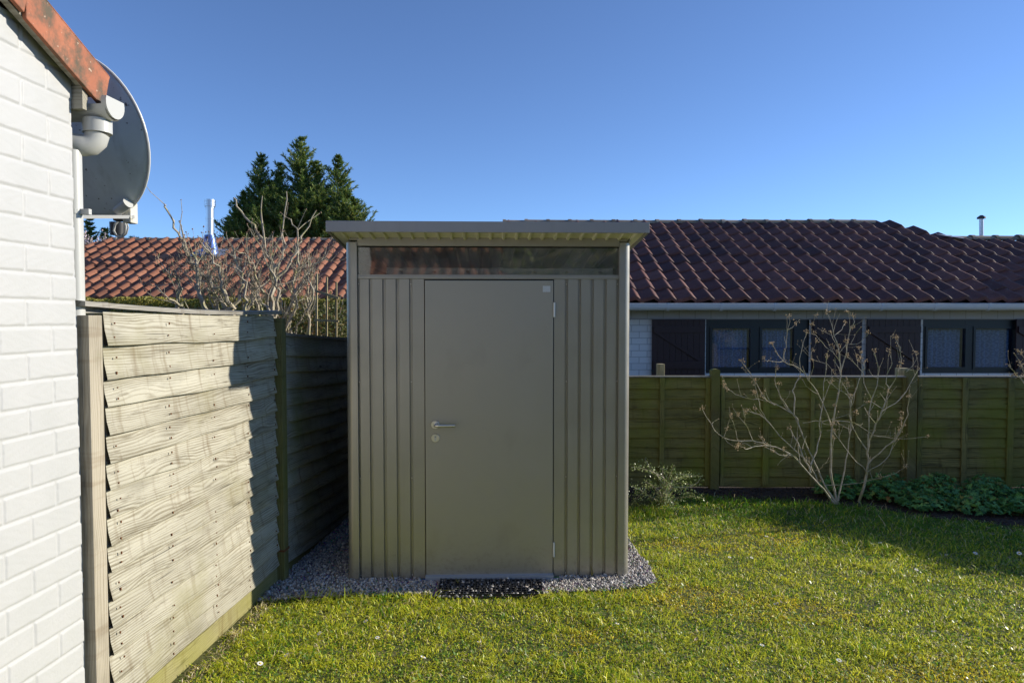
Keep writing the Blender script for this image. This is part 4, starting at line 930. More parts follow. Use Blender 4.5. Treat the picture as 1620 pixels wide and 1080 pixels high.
# ------------------------------------------------------------------ vegetation
def leaves_at(pos, size, normal_bias=None, ratio=.5):
    """leaf quads (folded diamond, 2 tris each) with random orientation"""
    n = len(pos); Rm = rotmats(n); size = np.broadcast_to(np.asarray(size), (n,)).reshape(-1, 1, 1)
    base = np.array([(-.5, 0, 0), (0, -.5 * ratio, .06), (.5, 0, 0), (0, .5 * ratio, .06)]) * size
    V = np.einsum('nij,nkj->nki', Rm, base) + pos[:, None]; i = 4 * np.arange(n)[:, None]
    return V.reshape(-1, 3), np.concatenate([i + np.array([0, 1, 2]), i + np.array([0, 2, 3])])
# clipped hedge in front of the left house
HG = tag(empty('clipped_hedge', (-5, 11, 0)), 'yellow green clipped hedge below the eaves of the orange tiled roof', 'hedge')
hx0, hx1, hy0, hy1 = -9.5, -.8, 10.6, 11.5; hz1 = P(810, 473.5, 11.0).z
n = 42000; f = rng.random(n); px_ = rng.uniform(hx0, hx1, n); top = rng.random(n) < .5
py_ = np.where(top, rng.uniform(hy0, hy1, n), hy0 + rng.random(n) ** 2 * .15); bump_ = .03 * np.sin(px_ * 5) + .02 * np.sin(px_ * 13 + 1)
pz_ = np.where(top, hz1 - rng.random(n) ** 2 * .12 + bump_, 1.0 + rng.random(n) * (hz1 - 1.0))
V_, F_ = leaves_at(np.stack([px_, py_, pz_], 1), rng.uniform(.03, .06, n), ratio=.6); npmesh('foliage', V_, F_, M['hedge'], HG)
MB().box((hx0, hy0 + .12, 0), (hx1, hy1 - .1, hz1 - .12)).build('inner_growth', M['bark_brown'], HG, local=False)

# conifers
def conifer(name, label, leaders, Y, dens=1.0):
    """leaders: list of (px, top_py, width_px) ; base around py 400"""
    E = tag(empty(name, P(sum(l[0] for l in leaders) / len(leaders), 502, Y) * 1.0), label, 'conifer'); E.location.z = 0
    trunk = MB(); tips = []; dirs = []; lens = []
    for (lx0, ty, wpx, dy) in leaders:
        top = P(lx0, ty, Y + dy); H = top.z; base = Vector((top.x + random.uniform(-.1, .1), top.y, 0)); R0 = wpx / FPX * (Y + dy)
        trunk.tube([base, base.lerp(top, .5), top], [.10, .06, .008], 7)
        z = 1.8
        while z < H - .05:
            t = (H - z) / (H - 1.8); rad = R0 * min(1, t * 1.25) ** .75; k = int(8 + 6 * t)
            for _ in range(k):
                a = random.uniform(0, 6.283); L = rad * random.choice((random.uniform(.3, 1.1), random.uniform(.5, 1.6))); up = random.uniform(.25, .75) + (1 - t) * .5
                d = Vector((math.cos(a), math.sin(a), up)).normalized(); p0 = base.lerp(top, z / H); bend = random.uniform(.1, .35)
                m_ = max(3, int(L / .07)); pp = [p0 + d * L * (i / m_) + Vector((0, 0, -bend * L * (i / m_) * (1 - i / m_))) for i in range(m_ + 1)]
                trunk.tube([pp[0], pp[m_ // 2], pp[-1]], [.012, .008, .003], 4, cap=False)
                for i in range(1, m_ + 1):
                    for _q in range(int(17 * dens)):
                        f_ = random.random(); c = pp[i - 1].lerp(pp[i], f_); sp_ = .12 * (1 - .55 * i / m_) * min(1, .4 + L)
                        dd = (d + Vector((random.gauss(0, .65), random.gauss(0, .65), random.gauss(.1, .4)))).normalized()
                        tips.append(c + dd * random.uniform(0, sp_)); dirs.append(dd); lens.append(random.uniform(.05, .12))
            z += .13
    P0 = np.array(tips); D = np.array(dirs); L = np.array(lens)[:, None]; n = len(P0)
    sd = np.cross(D, rng.normal(size=(n, 3))); sd /= np.linalg.norm(sd, axis=1)[:, None]; wv = L * rng.uniform(.07, .15, (n, 1))
    V = np.stack([P0 - D * L * .3, P0 + sd * wv + D * L * .15, P0 + D * L * .8, P0 - sd * wv + D * L * .15], 1).reshape(-1, 3); i = 4 * np.arange(n)[:, None]
    npmesh('crown', V, np.concatenate([i + np.array([0, 1, 2]), i + np.array([0, 2, 3])]), M['conifer'], E)
    trunk.build('trunk', M['bark_brown'], E, local=False); return E
conifer('conifer_tree', 'tall dark green conifer with several feathery spires behind the orange tiled roof', [(413, 243, 62, 0), (443, 258, 56, .3), (478, 216, 74, .2), (535, 246, 62, 0), (385, 300, 52, -.2), (505, 290, 70, -.4), (455, 305, 80, -.6), (548, 300, 58, -.4), (362, 340, 36, 0), (560, 312, 66, -.8), (500, 255, 66, .1), (425, 285, 66, -.3), (375, 330, 60, -.5)], 18.5, 1.0)
conifer('conifer_tree', 'small green conifer top showing between the drainpipe and the satellite dish cable', [(142, 345, 36, 0), (165, 360, 34, .2), (212, 372, 26, 0), (120, 340, 30, 0)], 17.5, .8)
# small pink-blossom bush next to it
BL = tag(empty('blossom_bush', (P(145, 500, 16.9).x, 16.9, 0)), 'bare twiggy bush with pale pink blossom behind the hip of the orange roof', 'bush')
mb = MB(); bp = []
for k in range(26):
    a = P(145 + random.uniform(-6, 6), 420, 16.9); b_ = P(random.uniform(118, 182), random.uniform(365, 395), 16.9 + random.uniform(-.2, .2)); c = a.lerp(b_, .5) + Vector((random.uniform(-.1, .1), 0, 0)); mb.tube([a, c, b_], [.02, .012, .005], 4)
    for _ in range(16): bp.append(c.lerp(b_, random.random()) + Vector((random.gauss(0, .05), random.gauss(0, .05), random.gauss(0, .05))))
mb.build('branch', M['bark_pale'], BL, local=False); V_, F_ = blobs(np.array(bp), rng.uniform(.012, .03, len(bp))); npmesh('blossom', V_, F_, M['blossom'], BL)

# bare shrubs grown from traced limbs
def grow(E, limbs, conv, mat, mat_bud, r0=.011, twig=1.0, budsz=.010, sway=.02, depth=.35, heads=0, seed=1, up=.6, twl=(.08, .28), rk=1.0, zlim=99.):
    rd = random.Random(seed); mb = MB(); buds = []
    def rv(s): return Vector((rd.gauss(0, s), rd.gauss(0, s), rd.gauss(0, s)))
    def twigs(pts, rads, lvl):
        L = sum((pts[i + 1] - pts[i]).length for i in range(len(pts) - 1)); n = int(L * 7 * twig * (1 if lvl == 0 else .7))
        for _ in range(n):
            i = rd.randrange(max(1, len(pts) // 4), len(pts) - 1) if len(pts) > 2 else 0; p = pts[i].lerp(pts[i + 1], rd.random())
            if p.z > zlim and rd.random() < .85: continue
            d = (pts[i + 1] - pts[i]).normalized()
            dd = (d + rv(.7) + Vector((0, 0, up))).normalized(); l = rd.uniform(*twl) * (1 if lvl == 0 else .55); q = [p]; cur = dd
            for k in range(3): cur = (cur + rv(.16) + Vector((0, 0, .12))).normalized(); q.append(q[-1] + cur * l / 3)
            r = min(rads[i] * .55, .0042) ; rr = [r, r * .85, r * .7, max(.0009, r * .45)]; mb.tube(q, rr, 5); buds.append((q[-1], 1)); buds.append((q[2], .6))
            if lvl < 1 and l > .15: twigs(q, rr, lvl + 1)
    for li, limb in enumerate(limbs):
        y0, y1 = limb[0]; r_s, r_e = limb[1]; pts0 = limb[2]; n = len(pts0)
        P3 = [conv(px, py, y0 + (y1 - y0) * i / (n - 1)) for i, (px, py) in enumerate(pts0)]
        pts = []
        for i in range(n - 1):               # catmull-rom
            p0, p1, p2, p3 = P3[max(i - 1, 0)], P3[i], P3[i + 1], P3[min(i + 2, n - 1)]
            for t in (0, .34, .67): pts.append(.5 * ((2 * p1) + (p2 - p0) * t + (2 * p0 - 5 * p1 + 4 * p2 - p3) * t * t + (3 * p1 - p0 - 3 * p2 + p3) * t ** 3) + (rv(sway * .35) if (i or t) else Vector()))
        pts.append(P3[-1]); m_ = len(pts); rads = [rk * (r_s + (r_e - r_s) * (i / (m_ - 1)) ** .6) * rd.uniform(.9, 1.12) for i in range(m_)]
        mb.tube(pts, rads, 7); twigs(pts, rads, 0); buds.append((pts[-1], 3 if heads else 1))
        for i in range(2, m_):
            if rd.random() < .5: buds.append((pts[i] + rv(.004), .7))
    br_ = mb.build('branches', mat, E, local=False, smooth=True)
    small = [b for b in buds if b[1] < 2]; pos = np.array([b[0][:] for b in small]); szs = np.array([b[1] for b in small]) * budsz * rng.uniform(.6, 1.2, len(small))
    V_, F_ = blobs(pos, szs * .5); merge(br_, npmesh('buds', V_, F_, mat_bud, E))
    if heads:
        ps = []
        for b in buds:
            if b[1] > 2 or rd.random() < heads:
                for _ in range(16): ps.append(b[0] + rv(.011) + Vector((0, 0, .008)))
        ps = np.array([p[:] for p in ps]); V_, F_ = blobs(ps, rng.uniform(.002, .0065, len(ps))); tag(npmesh('flower_heads', V_, F_, mat_bud, E), kind='stuff')
Z8 = lambda x, y, Y: P(1100 + x / 3.1775, 480 + y / 3.1775, Y)
b0 = 5.85
T1, T2, T3 = .012, .009, .0045
L8 = [
 ((b0, 5.6), (T1, .003), [(705, 1012), (640, 930), (575, 860), (480, 755), (370, 715), (290, 690), (215, 690), (150, 675), (100, 640), (35, 530)]),
 ((5.7, 5.5), (.006, .003), [(370, 715), (300, 715), (262, 732), (235, 720)]), ((5.65, 5.6), (.005, .002), [(290, 690), (250, 600), (255, 545)]), ((5.65, 5.6), (.004, .002), [(215, 690), (195, 620), (178, 565)]), ((5.75, 5.65), (.005, .003), [(480, 755), (440, 765), (390, 738), (350, 715)]),
 ((b0, 5.9), (T1, .003), [(705, 1012), (620, 900), (570, 800), (460, 700), (370, 600), (320, 560), (255, 540)]), ((5.9, 5.8), (.006, .002), [(370, 600), (330, 530), (310, 440), (290, 380), (232, 293)]),
 ((b0, 6.05), (T1, .003), [(712, 1010), (640, 900), (600, 800), (560, 720), (520, 600), (495, 560), (400, 510), (340, 485), (270, 475), (200, 455), (145, 420)]),
 ((6.0, 5.9), (.006, .003), [(400, 510), (340, 470), (300, 390)]), ((6.0, 6.1), (.008, .003), [(495, 560), (500, 480), (495, 420), (530, 350), (525, 280), (550, 180), (557, 145)]), ((6, 5.9), (.006, .003), [(500, 570), (450, 500), (410, 430), (400, 380), (410, 330)]),
 ((b0, 6.0), (.017, .003), [(722, 1008), (690, 920), (680, 800), (685, 650), (700, 560), (720, 440), (730, 340), (720, 250), (700, 160), (660, 45)]), ((6.0, 6.05), (.008, .003), [(730, 340), (760, 250), (770, 150), (800, 90), (762, 40)]),
 ((5.95, 5.7), (.009, .003), [(685, 620), (640, 500), (590, 410), (530, 330), (440, 290), (385, 205)]), ((5.8, 5.7), (.005, .002), [(440, 290), (370, 290), (345, 280)]), ((5.8, 5.75), (.005, .002), [(440, 290), (460, 180), (472, 62)]),
 ((6, 6.1), (.004, .002), [(700, 160), (735, 130), (752, 98)]), ((b0, 6.1), (.010, .003), [(718, 990), (740, 880), (765, 740), (780, 620), (790, 480), (840, 350), (850, 296)]), ((6, 6.05), (.005, .002), [(790, 480), (750, 420), (690, 340)]), ((6, 5.9), (.005, .002), [(725, 290), (690, 250), (640, 200), (595, 150)]),
 ((5.9, 5.75), (.018, .003), [(815, 1012), (850, 920), (865, 820), (870, 720), (890, 640), (940, 540), (975, 430), (1010, 370), (1020, 320)]), ((5.8, 5.9), (.009, .003), [(870, 720), (870, 600), (885, 480), (920, 380), (915, 300), (900, 238)]), ((5.85, 5.6), (.008, .003), [(868, 740), (800, 640), (775, 560), (780, 480), (720, 430), (680, 400)]),
 ((5.9, 5.9), (.006, .002), [(885, 480), (850, 400), (840, 340), (765, 265)]), ((5.85, 5.7), (.009, .003), [(868, 805), (960, 720), (1030, 650), (1060, 560), (1075, 468)]), ((5.85, 5.95), (.005, .002), [(866, 845), (950, 790), (1000, 700), (1030, 640), (1035, 555)]), ((5.75, 5.7), (.005, .003), [(975, 430), (960, 380), (985, 300), (972, 240)]), ((5.75, 5.8), (.005, .003), [(1010, 370), (1030, 300), (1030, 220), (1000, 170)]),
 ((5.8, 6.0), (.005, .002), [(940, 540), (1040, 470), (1095, 380), (1120, 330)]), ((6.0, 6.0), (.003, .002), [(1060, 345), (1110, 290), (1112, 250)]), ((5.8, 5.5), (.005, .002), [(655, 912), (800, 905), (900, 885), (1000, 850), (1060, 820)]), ((5.8, 5.9), (.010, .006), [(580, 850), (530, 740), (475, 625)]), ((5.85, 6.1), (.010, .003), [(580, 810), (620, 700), (630, 560), (650, 400), (660, 270)]),
 ((5.85, 5.6), (.005, .002), [(860, 845), (780, 760), (700, 650), (690, 600)]), ((6, 6.1), (.004, .0015), [(700, 590), (800, 600), (900, 660), (1040, 680), (1165, 670)]), ((6, 6.1), (.004, .0015), [(540, 600), (640, 590), (760, 560), (870, 500)]), ((5.9, 5.7), (.005, .002), [(600, 840), (650, 810), (690, 770), (697, 640)]), ((6, 6), (.005, .002), [(720, 250), (760, 210), (835, 190), (868, 150)]), ((6, 6.1), (.004, .002), [(640, 500), (690, 330), (590, 280), (590, 235)]),
]
SB = tag(empty('bare_shrub', Z8(740, 1012, b0)), 'bare many stemmed shrub with pale twigs and dry flower heads before the low back fence', 'shrub'); SB.location.z = 0
grow(SB, L8, Z8, M['bark_pale'], M['bud'], heads=.07, twig=1.1, rk=.78, seed=4, sway=.012, up=.5, twl=(.05, .20))
# second flowering shrub poking in at the right edge
S2 = tag(empty('bare_shrub', (P(1640, 800, 5.6).x + .1, 5.6, 0)), 'twig ends with dry brown flower heads poking in at the right edge of the picture', 'shrub')
PP = lambda x, y, Y: P(x, y, Y)
grow(S2, [((5.6, 5.5), (.012, .003), [(1665, 810), (1660, 720), (1645, 660), (1625, 610), (1596, 579)]), ((5.6, 5.5), (.008, .003), [(1660, 700), (1640, 640), (1625, 600), (1612, 573)]), ((5.6, 5.5), (.008, .003), [(1655, 680), (1640, 620), (1628, 580), (1613, 556)]), ((5.6, 5.6), (.010, .003), [(1665, 800), (1700, 700), (1690, 600), (1660, 540)]), ((5.6, 5.5), (.003, .002), [(1625, 612), (1612, 598), (1604, 594)])], PP, M['bark_pale'], M['bud'], heads=.15, twig=.4, seed=9, sway=.01)
# gnarled pruned shrub beyond the left fence
Z2 = lambda x, y, Y: P(120 + x / 3., 200 + y / 3., Y)
LG = [
 ((6.2, 5.8), (.030, .005), [(745, 1100), (740, 890), (735, 850), (700, 790), (640, 740), (580, 690), (540, 640), (510, 560), (470, 480), (430, 410), (420, 370)]), ((6, 5.9), (.012, .004), [(520, 590), (500, 510), (490, 450)]), ((6, 5.8), (.014, .005), [(700, 790), (680, 700), (650, 620), (600, 560)]), ((6.2, 6.3), (.020, .006), [(742, 860), (780, 800), (790, 740), (770, 640), (740, 560)]),
 ((6.3, 6.3), (.030, .006), [(930, 1100), (930, 900), (935, 820), (940, 740), (940, 660), (900, 600), (880, 520), (850, 470), (780, 400), (750, 340)]), ((6.3, 6.2), (.012, .004), [(900, 600), (880, 450), (885, 330)]), ((6.3, 6.4), (.014, .004), [(940, 700), (980, 620), (990, 540), (985, 450), (1000, 310)]), ((6.3, 6.1), (.016, .005), [(935, 870), (880, 780), (850, 700), (830, 640), (800, 600)]), ((6.3, 6.5), (.016, .004), [(940, 740), (1010, 650), (1060, 560), (1080, 500), (1140, 400)]),
 ((6.0, 5.9), (.026, .008), [(640, 1100), (620, 880), (590, 800), (570, 740), (570, 660), (550, 600)]), ((6.1, 5.7), (.020, .006), [(560, 1000), (530, 890), (490, 850), (440, 820)]), ((6.1, 5.9), (.022, .006), [(540, 1000), (500, 850), (490, 740), (450, 720), (430, 690)]), ((6.5, 6.5), (.018, .004), [(960, 1080), (965, 950), (1000, 880), (1050, 780), (1100, 700), (1170, 640), (1210, 640)]), ((6.5, 6.6), (.016, .004), [(975, 1000), (1040, 850), (1030, 740), (1060, 660), (1050, 560)]), ((6.4, 6.3), (.02, .006), [(880, 1080), (870, 880), (850, 800), (870, 720), (860, 650)]),
 ((6.6, 6.6), (.012, .003), [(1040, 1050), (1050, 940), (1100, 860), (1130, 780), (1150, 700)]), ((6.6, 6.4), (.010, .003), [(1010, 1050), (1000, 940), (920, 860), (900, 800)]), ((6.2, 6.1), (.016, .005), [(760, 1050), (740, 890), (680, 830), (660, 760), (640, 700)]), ((6.3, 6.3), (.016, .005), [(800, 1060), (800, 900), (830, 840), (840, 760), (820, 700)]), ((6.2, 6.1), (.014, .005), [(700, 800), (660, 790), (610, 810), (600, 750)]),
 ((6.4, 6.4), (.012, .004), [(1060, 660), (1060, 560), (1050, 480), (1010, 440)]), ((6.3, 6.2), (.010, .003), [(540, 640), (600, 620), (640, 560)]), ((6.3, 6.3), (.008, .003), [(860, 640), (850, 560), (870, 500)]),
]
_r = random.Random(5)
for _ in range(15):
    bx0 = _r.uniform(700, 1120); tx = bx0 + _r.uniform(-150, 160); ty = _r.uniform(560, 760); yy = _r.uniform(6.0, 6.7)
    LG.append(((yy, yy + _r.uniform(-.3, .3)), (_r.uniform(.012, .026), .005), [(bx0, 1060)] + [(bx0 + (tx - bx0) * t + _r.uniform(-28, 28), 1000 + (ty - 1000) * t + _r.uniform(-15, 15)) for t in (.2, .4, .6, .8)] + [(tx, ty)]))
SG = tag(empty('pruned_shrub', Z2(800, 1100, 6.3)), 'gnarled bare pruned shrub with knobbly grey branches behind the tall left fence', 'shrub'); SG.location.z = 0
grow(SG, LG, Z2, M['bark_brown'], M['rbud'], twig=2.3, rk=1.1, zlim=2.25, seed=11, sway=.034, up=.7, budsz=.016, twl=(.08, .32))
# green climber foliage low behind the fence, near the trellis
CL = tag(empty('evergreen_bush', (-2.1, 6.9, 0)), 'dense leafy evergreen bush behind the trellis and the far end of the left fence', 'bush')
n = 9000; cx_ = rng.uniform(430, 560, n); hgt = 455 + 28 * np.abs(np.sin(cx_ * .06)) + (560 - cx_) * .12 ; cy_ = hgt + rng.random(n) ** .8 * 110; cY = rng.uniform(6.6, 7.6, n)
pos = np.array([P(a, b_, c)[:] for a, b_, c in zip(cx_, cy_, cY)]); V_, F_ = leaves_at(pos, rng.uniform(.02, .045, n), ratio=.6); npmesh('foliage', V_, F_, M['ivy'], CL)
mb = MB()
for k in range(14):
    a = P(random.uniform(450, 540), 700, 7.1); b_ = P(random.uniform(440, 550), random.uniform(455, 500), 7.1); mb.tube([a, a.lerp(b_, .5) + Vector((random.uniform(-.08, .08), 0, 0)), b_], [.012, .008, .003], 5)
mb.build('stem', M['bark_brown'], CL, local=False)
# trellis
TR = tag(empty('wooden_trellis', (P(520, 500, 6.0).x, 6.0, 0)), 'small pale wooden trellis sticking up behind the left fence beside the shed', 'trellis')
for x, t in ((501, 433), (517, 438), (532, 446)): MB().tube([P(x, t, 6.0), P(x, 620, 6.0)], .010, 4).build('upright', M['stub'], TR, local=False)
a, b_ = P(499, 460, 5.97), P(536, 471.5, 5.97); MB().tube([a, b_], .014, 4).build('crossbar', M['stub'], TR, local=False)
a, b_ = P(497, 506, 5.97), P(536, 508, 5.97); MB().tube([a, b_], .012, 4).build('crossbar', M['stub'], TR, local=False)

# cotoneaster at right of the shed
CO = tag(empty('cotoneaster_bush', (1.28, 5.75, 0)), 'small cotoneaster with arching leafy sprays right beside the metal shed', 'bush')
Z5 = lambda x, y, Y: P(980 + x / 6., 700 + y / 6., Y)
sprays = [[(400, 560), (430, 420), (420, 330), (300, 270), (200, 240), (110, 230)], [(400, 560), (420, 400), (350, 300), (290, 240), (240, 150)], [(420, 560), (470, 400), (540, 300), (640, 300), (780, 320)], [(430, 560), (500, 420), (560, 420), (640, 430), (740, 380), (770, 330)], [(410, 560), (330, 420), (260, 430), (190, 500), (110, 590)], [(430, 560), (440, 400), (480, 300), (520, 210)], [(420, 560), (450, 480), (440, 540), (520, 590)], [(450, 560), (520, 430), (600, 480), (700, 480)], [(430, 580), (560, 520), (700, 510), (810, 530)], [(410, 560), (380, 450), (300, 400), (250, 370)], [(430, 580), (440, 500), (410, 420), (410, 250), (420, 225)], [(420, 580), (480, 540), (540, 590)], [(410, 580), (300, 520), (200, 450), (130, 420)], [(420, 580), (360, 560), (300, 620), (240, 640)], [(430, 560), (500, 360), (600, 320), (700, 320)], [(420, 560), (450, 420), (580, 380), (690, 400)]]
mb = MB(); lp_ = []; lsz = []
for si, sp_ in enumerate(sprays):
    y0 = 5.75 + random.uniform(-.1, .1); y1 = y0 + random.uniform(-.3, .3); P3 = [Z5(a, b_, y0 + (y1 - y0) * i / (len(sp_) - 1)) for i, (a, b_) in enumerate(sp_)]; mb.tube(P3, [.007 * (1 - .7 * i / (len(P3) - 1)) for i in range(len(P3))], 5)
    L = sum((P3[i + 1] - P3[i]).length for i in range(len(P3) - 1))
    for _ in range(int(L * 330)):
        i = random.randrange(0, len(P3) - 1); p = P3[i].lerp(P3[i + 1], random.random()); lp_.append(p + Vector((random.gauss(0, .017), random.gauss(0, .02), random.gauss(0, .017)))); lsz.append(random.uniform(.013, .022))
for _ in range(380): a = random.gauss(0, 1); lp_.append(Vector((1.22 + random.gauss(0, .15), 5.9 + random.gauss(0, .1), abs(random.gauss(.06, .07))))); lsz.append(random.uniform(.014, .024))
mb.build('branch', M['bark_brown'], CO, local=False); V_, F_ = leaves_at(np.array([p[:] for p in lp_]), np.array(lsz), ratio=.65); npmesh('foliage', V_, F_, M['coto'], CO)

# lobed groundcover leaves in the bed: one clump per plant
def lobed_leaf(n=5):
    pts = []
    for k in range(n * 2 + 1):
        a = -2.2 + 4.4 * k / (n * 2); r = 1.0 if k % 2 else .55; pts.append((r * math.cos(a), r * math.sin(a)))
    return pts
LL = lobed_leaf()
def clump(cx, cy, r, hgt, nleaf, label, seed):
    rd = random.Random(seed); E = tag(empty('leafy_plant', (cx, cy, 0)), label, 'plant', 'leafy ground cover plants along the back fence'); fo = MB(); stt = MB()
    for _ in range(nleaf):
        a = rd.uniform(0, 6.283); q = rd.random() ** .5 * r; x, y = cx + q * math.cos(a), cy + q * math.sin(a) * .8; z = hgt * (1 - .65 * (q / r) ** 2) * rd.uniform(.45, 1.05) + .01
        s = rd.uniform(.020, .038); tilt = Matrix.Rotation(rd.uniform(.1, .9), 3, Vector((math.cos(a + 1.57), math.sin(a + 1.57), 0)) if rd.random() < .6 else Vector((rd.gauss(0, 1), rd.gauss(0, 1), .1)).normalized()) @ Matrix.Rotation(rd.uniform(0, 6.28), 3, 'Z')
        c = Vector((x, y, z)); vs = [c - (tilt @ Vector((0, 0, .006)))] + [c + tilt @ Vector((px * s, py * s, rd.uniform(-.003, .003))) for px, py in LL]; fo.add(vs, [(0, i, i + 1) for i in range(1, len(LL))])
        if rd.random() < .5: stt.tube([(cx + (x - cx) * .5, cy + (y - cy) * .5, 0), (x, y, z)], .0015, 3, cap=False)
    fo.build('foliage', M['gera'], E, local=False); stt.build('stem', M['ivy'], E, local=False)
CLP = [(2.98, 6.08, .22, .20, 330, 'leafy plant just right of the bare shrub base'), (3.38, 6.0, .28, .22, 480, 'broad leafy plant at the foot of the second thick fence post'), (3.78, 5.95, .26, .24, 460, 'leafy plant next right of the one at the second fence post'), (4.16, 5.85, .28, .24, 480, 'leafy plant before the middle of the right hand fence panel'), (4.22, 5.55, .20, .15, 260, 'low leafy plant spilling forward over the soil at far right'), (4.55, 5.75, .25, .22, 400, 'leafy plant cut by the right edge of the picture'), (3.55, 5.72, .24, .14, 330, 'low leafy plant spilling towards the lawn, with a yellowing leaf'), (3.9, 5.62, .24, .15, 330, 'low leafy plant on the dark soil in front of the taller ones')]
for i, (a, b_, r, h, n_, lb) in enumerate(CLP): clump(a, b_, r, h, n_, lb, 30 + i)

# daisies
def make_daisy():
    E = empty('daisy', (0, 0, 0)); pt = MB()
    for k in range(13):
        a = 2 * math.pi * k / 13; d = Vector((math.cos(a), math.sin(a), 0)); s = Vector((-math.sin(a), math.cos(a), 0))
        pt.add([d * .003, d * .008 + s * .0021 + Vector((0, 0, .001)), d * .0125 + Vector((0, 0, .0005)), d * .008 - s * .0021 + Vector((0, 0, .001))], [(0, 1, 2, 3)])
    for i, v in enumerate(pt.v): pt.v[i] = (v[0], v[1], v[2] + .036)
    pt.build('petals', M['petal'], E); ds = MB(); ds.tube([(0, 0, .0355), (0, 0, .0375), (0, 0, .0392)], [.0035, .004, .0015], 8); ds.build('disc', M['disc'], E); MB().tube([(0, 0, 0), (.002, 0, .018), (0, 0, .036)], .0008, 5).build('stalk', M['hedge'], E); return E
d0 = make_daisy(); dpx = [(459, 1043), (408, 1061), (583, 991), (597, 1017), (611, 1013), (511, 1009), (757, 1026), (663, 1054), (850, 985), (974, 995), (1017, 934), (1231, 950), (1234, 966), (1203, 1030), (1325, 1056), (1290, 953), (1211, 854), (1057, 833), (1070, 855), (1243, 876), (1395, 864), (1500, 883), (1446, 906), (1612, 880), (1541, 880), (1186, 886), (1153, 887), (1480, 1010)]
for i, (x, y) in enumerate(dpx):
    o = d0 if i == 0 else copy_tree(d0); Y = 1.61 / ((y - 502) / FPX); o.location = (P(x, y, Y).x, Y, 0); o.rotation_euler = (random.uniform(-.3, .4), random.uniform(-.3, .5), random.uniform(0, 6)); s = random.uniform(.95, 1.4); o.scale = (s, s, s)
    tag(o, 'small white daisy with a yellow centre growing in the lawn', 'daisy', 'daisies in the lawn')
# fallen pale leaves
def dead_leaf(x, y, ln, rz, lb, col=None):
    Y = 1.62 / ((y - 502) / FPX); c = Vector((P(x, y, Y).x, Y, .03)); mb = MB(); n = 6; vs = []
    for i in range(n + 1):
        t = i / n; wd = ln * .2 * math.sin(math.pi * min(.97, max(.04, t))); zc_ = .25 * ln * (t - .5) ** 2 * 2
        for q in (-1, 0, 1): vs.append((ln * (t - .5), wd * q, zc_ + abs(q) * ln * .06))
    mb.add(vs, [(i * 3 + j, i * 3 + j + 1, i * 3 + j + 4, i * 3 + j + 3) for i in range(n) for j in range(2)]); o = mb.build('fallen_leaf', M['deadleaf']); o.location = c; o.rotation_euler = (random.uniform(-.3, .3), random.uniform(-.3, .3), rz); tag(o, lb, 'leaf')
for a in ((1563, 841, .06, .6, 'largest curled pale dead leaf, on the soil edge at far right'), (1568, 850, .05, -.4, 'thin pale dead leaf just below the largest curled one'), (1538, 847, .035, 1.0, 'small upright pale dead leaf left of the largest curled one'), (1412, 834, .04, -.1, 'pale dead leaf on the shaded grass below the leafy plants'), (1377, 812, .04, .2, 'pale dead leaf on the soil right of the bare shrub base'), (1460, 843, .03, -.6, 'tiny brown dead leaf in the shaded grass'), (1494, 867, .035, .1, 'pale dead leaf at the edge of the shade on the lawn'), (1101, 1022, .035, .8, 'brown dead leaf in the sunny lawn right of the shed'), (1236, 961, .03, 2.0, 'small brown dead leaf beside two daisies')): dead_leaf(*a)
# grass clump at the shed wall foot (weeds in gravel)
def weed(x, y, h, n, lb):
    mb = MB()
    for _ in range(n):
        a = random.uniform(0, 6.28); l = random.uniform(.4, 1) * h; mb.tube([(0, 0, 0), (math.cos(a) * l * .2, math.sin(a) * l * .2, l * .6), (math.cos(a) * l * .55, math.sin(a) * l * .5, l)], [.002, .0018, .0004], 4)
    o = mb.build('grass_tuft', M['hedge']); o.location = (x, y, .012); tag(o, lb, 'weed')
weed(-.735, 4.125, .075, 8, 'green grass tuft at the foot of the left ribbed panel of the shed'); weed(.50, 4.17, .10, 3, 'single tall dry grass blade at the foot of the right ribbed panel'); weed(-.33, 4.06, .04, 6, 'tiny green weed in the gravel under the shed threshold'); weed(-1.20, 5.55, .12, 10, 'dry tuft at the far end of the left fence behind the shed')
# soil crumbs / bark chips in the bed
n = 5000; bx_ = rng.uniform(.9, 5.2, n); by_ = rng.uniform(4.8, 6.4, n); k = inpoly(bx_, by_, BED); bx_, by_ = bx_[k], by_[k]; szz = rng.uniform(.004, .014, len(bx_)); V_, F_ = blobs(np.stack([bx_, by_, .004 + szz * .3], 1), szz); tag(npmesh('soil_crumbs', V_, F_, M['soil']), 'dark soil crumbs and chips on the planting bed before the back fence', 'soil', kind='stuff')

# ------------------------------------------------------------------ things outside the frame that shade and reflect
OHD = tag(empty('unseen_shade_hedge', (7, 5.4, 0)), 'unseen hedge added beyond the right edge to shade the back of the lawn', 'hedge')  # added blocker, never in view: casts the oblique shade edge on the lawn
a = Vector((9.4, 3.05, 0)); b_ = Vector((6.05, 6.35, 0)); d = (b_ - a); nn = Vector((-d.y, d.x, 0)).normalized(); n = 16000
t = rng.random(n); ofs = rng.uniform(-.25, .25, n); zz = rng.random(n) * 1.6 + .04 * np.sin(t * 40); pos = np.stack([a.x + d.x * t + nn.x * ofs, a.y + d.y * t + nn.y * ofs, zz], 1)
V_, F_ = leaves_at(pos, rng.uniform(.05, .10, n), ratio=.7); npmesh('foliage', V_, F_, M['hedge'], OHD)
mb = MB(); q = nn * .18; vs = [a + q, a - q, b_ - q, b_ + q]; mb.add(vs + [v + Vector((0, 0, 1.52)) for v in vs], [(0, 1, 2, 3), (4, 5, 6, 7), (0, 1, 5, 4), (1, 2, 6, 5), (2, 3, 7, 6), (3, 0, 4, 7)]); mb.build('inner_growth', M['bark_brown'], OHD, local=False)
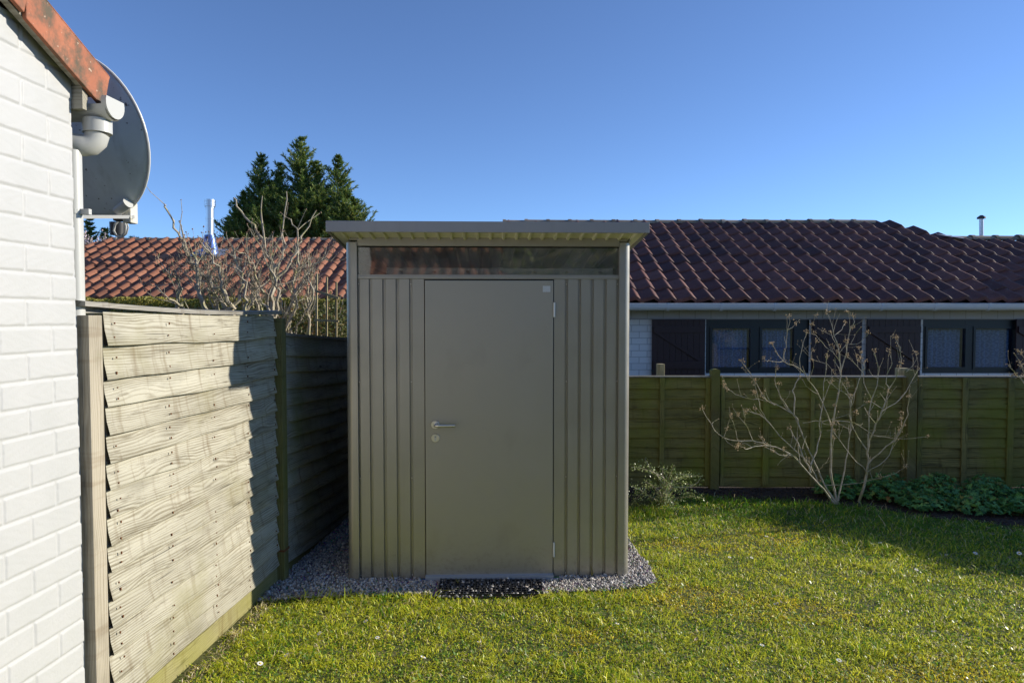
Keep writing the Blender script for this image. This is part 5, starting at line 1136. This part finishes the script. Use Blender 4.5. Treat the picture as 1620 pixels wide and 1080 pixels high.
SHs = tag(empty('unseen_shade_house', (14, 12, 0)), 'unseen house block added on the right to shade the end of the brown roof', 'house')  # added block out of view, shaped to shade the right end of the roof
mb = MB(); pr = [(12.0, 0), (18, 0), (18, 2.3), (15, 4.6), (12.0, 4.15)]; mb.prism(pr, 1, 9.95, 14.6); mb.build('wall', M['house_brick'], SHs, local=False)
RB = tag(empty('rear_house', (0, -6, 0)), 'white house with orange tiled roof behind the photographer, mirrored in the shed window', 'house')
RBY = -4.0; RZ_ = 2.15
mb = MB(); vs = [(-8, RBY - .3, 0), (.5, RBY - .3, 0), (.5, RBY - .3, RZ_), (-8, RBY - .3, RZ_)]; mb.add(vs, [(0, 1, 2, 3)], [(p[0], p[2]) for p in vs]); mb.box((-8, RBY - 6, 0), (-7.9, RBY - .31, RZ_)).box((.4, RBY - 6, 0), (.5, RBY - .31, RZ_)).build('wall', M['house_brick'], RB, local=False)
o = tile_roof('roof_tiles', (-8, 0), .6, RZ_, R(25), 10, .25, .35, M['tile_red'], RB, lambda x, s: True, 8, mirror=True)
for v in o.data.vertices:        # face the other way: mirror in y, eave at RBY
    v.co.y = -(v.co.y + RB.location.y) + RBY - RB.location.y
o.data.flip_normals()
slab('roof_underlay', [(-8, RBY, RZ_ - .03), (.6, RBY, RZ_ - .03), (.6, RBY - 3.2, RZ_ + 1.45), (-8, RBY - 3.2, RZ_ + 1.45)], M['soffit_board'], RB)
MB().box((-4.2, RBY - 1.8, 2.2), (-2.62, RBY - .9, 4.3), .01).build('chimney', M['paint_brick'], RB, local=False)

RHG = tag(empty('unseen_reflection_hedge', (4, -5, 0)), 'tall unseen hedge added behind the camera to darken the shed window reflection', 'hedge')  # added out of view so the transom reflects something dark instead of sky
n = 9000; V_, F_ = leaves_at(np.stack([rng.uniform(.35, 8, n), rng.uniform(-5.2, -4.6, n), rng.random(n) * 4.2], 1), rng.uniform(.08, .16, n), ratio=.7); npmesh('foliage', V_, F_, M['conifer'], RHG)
MB().box((.45, -5.2, 0), (8, -4.8, 4.0)).build('inner_growth', M['bark_brown'], RHG, local=False)
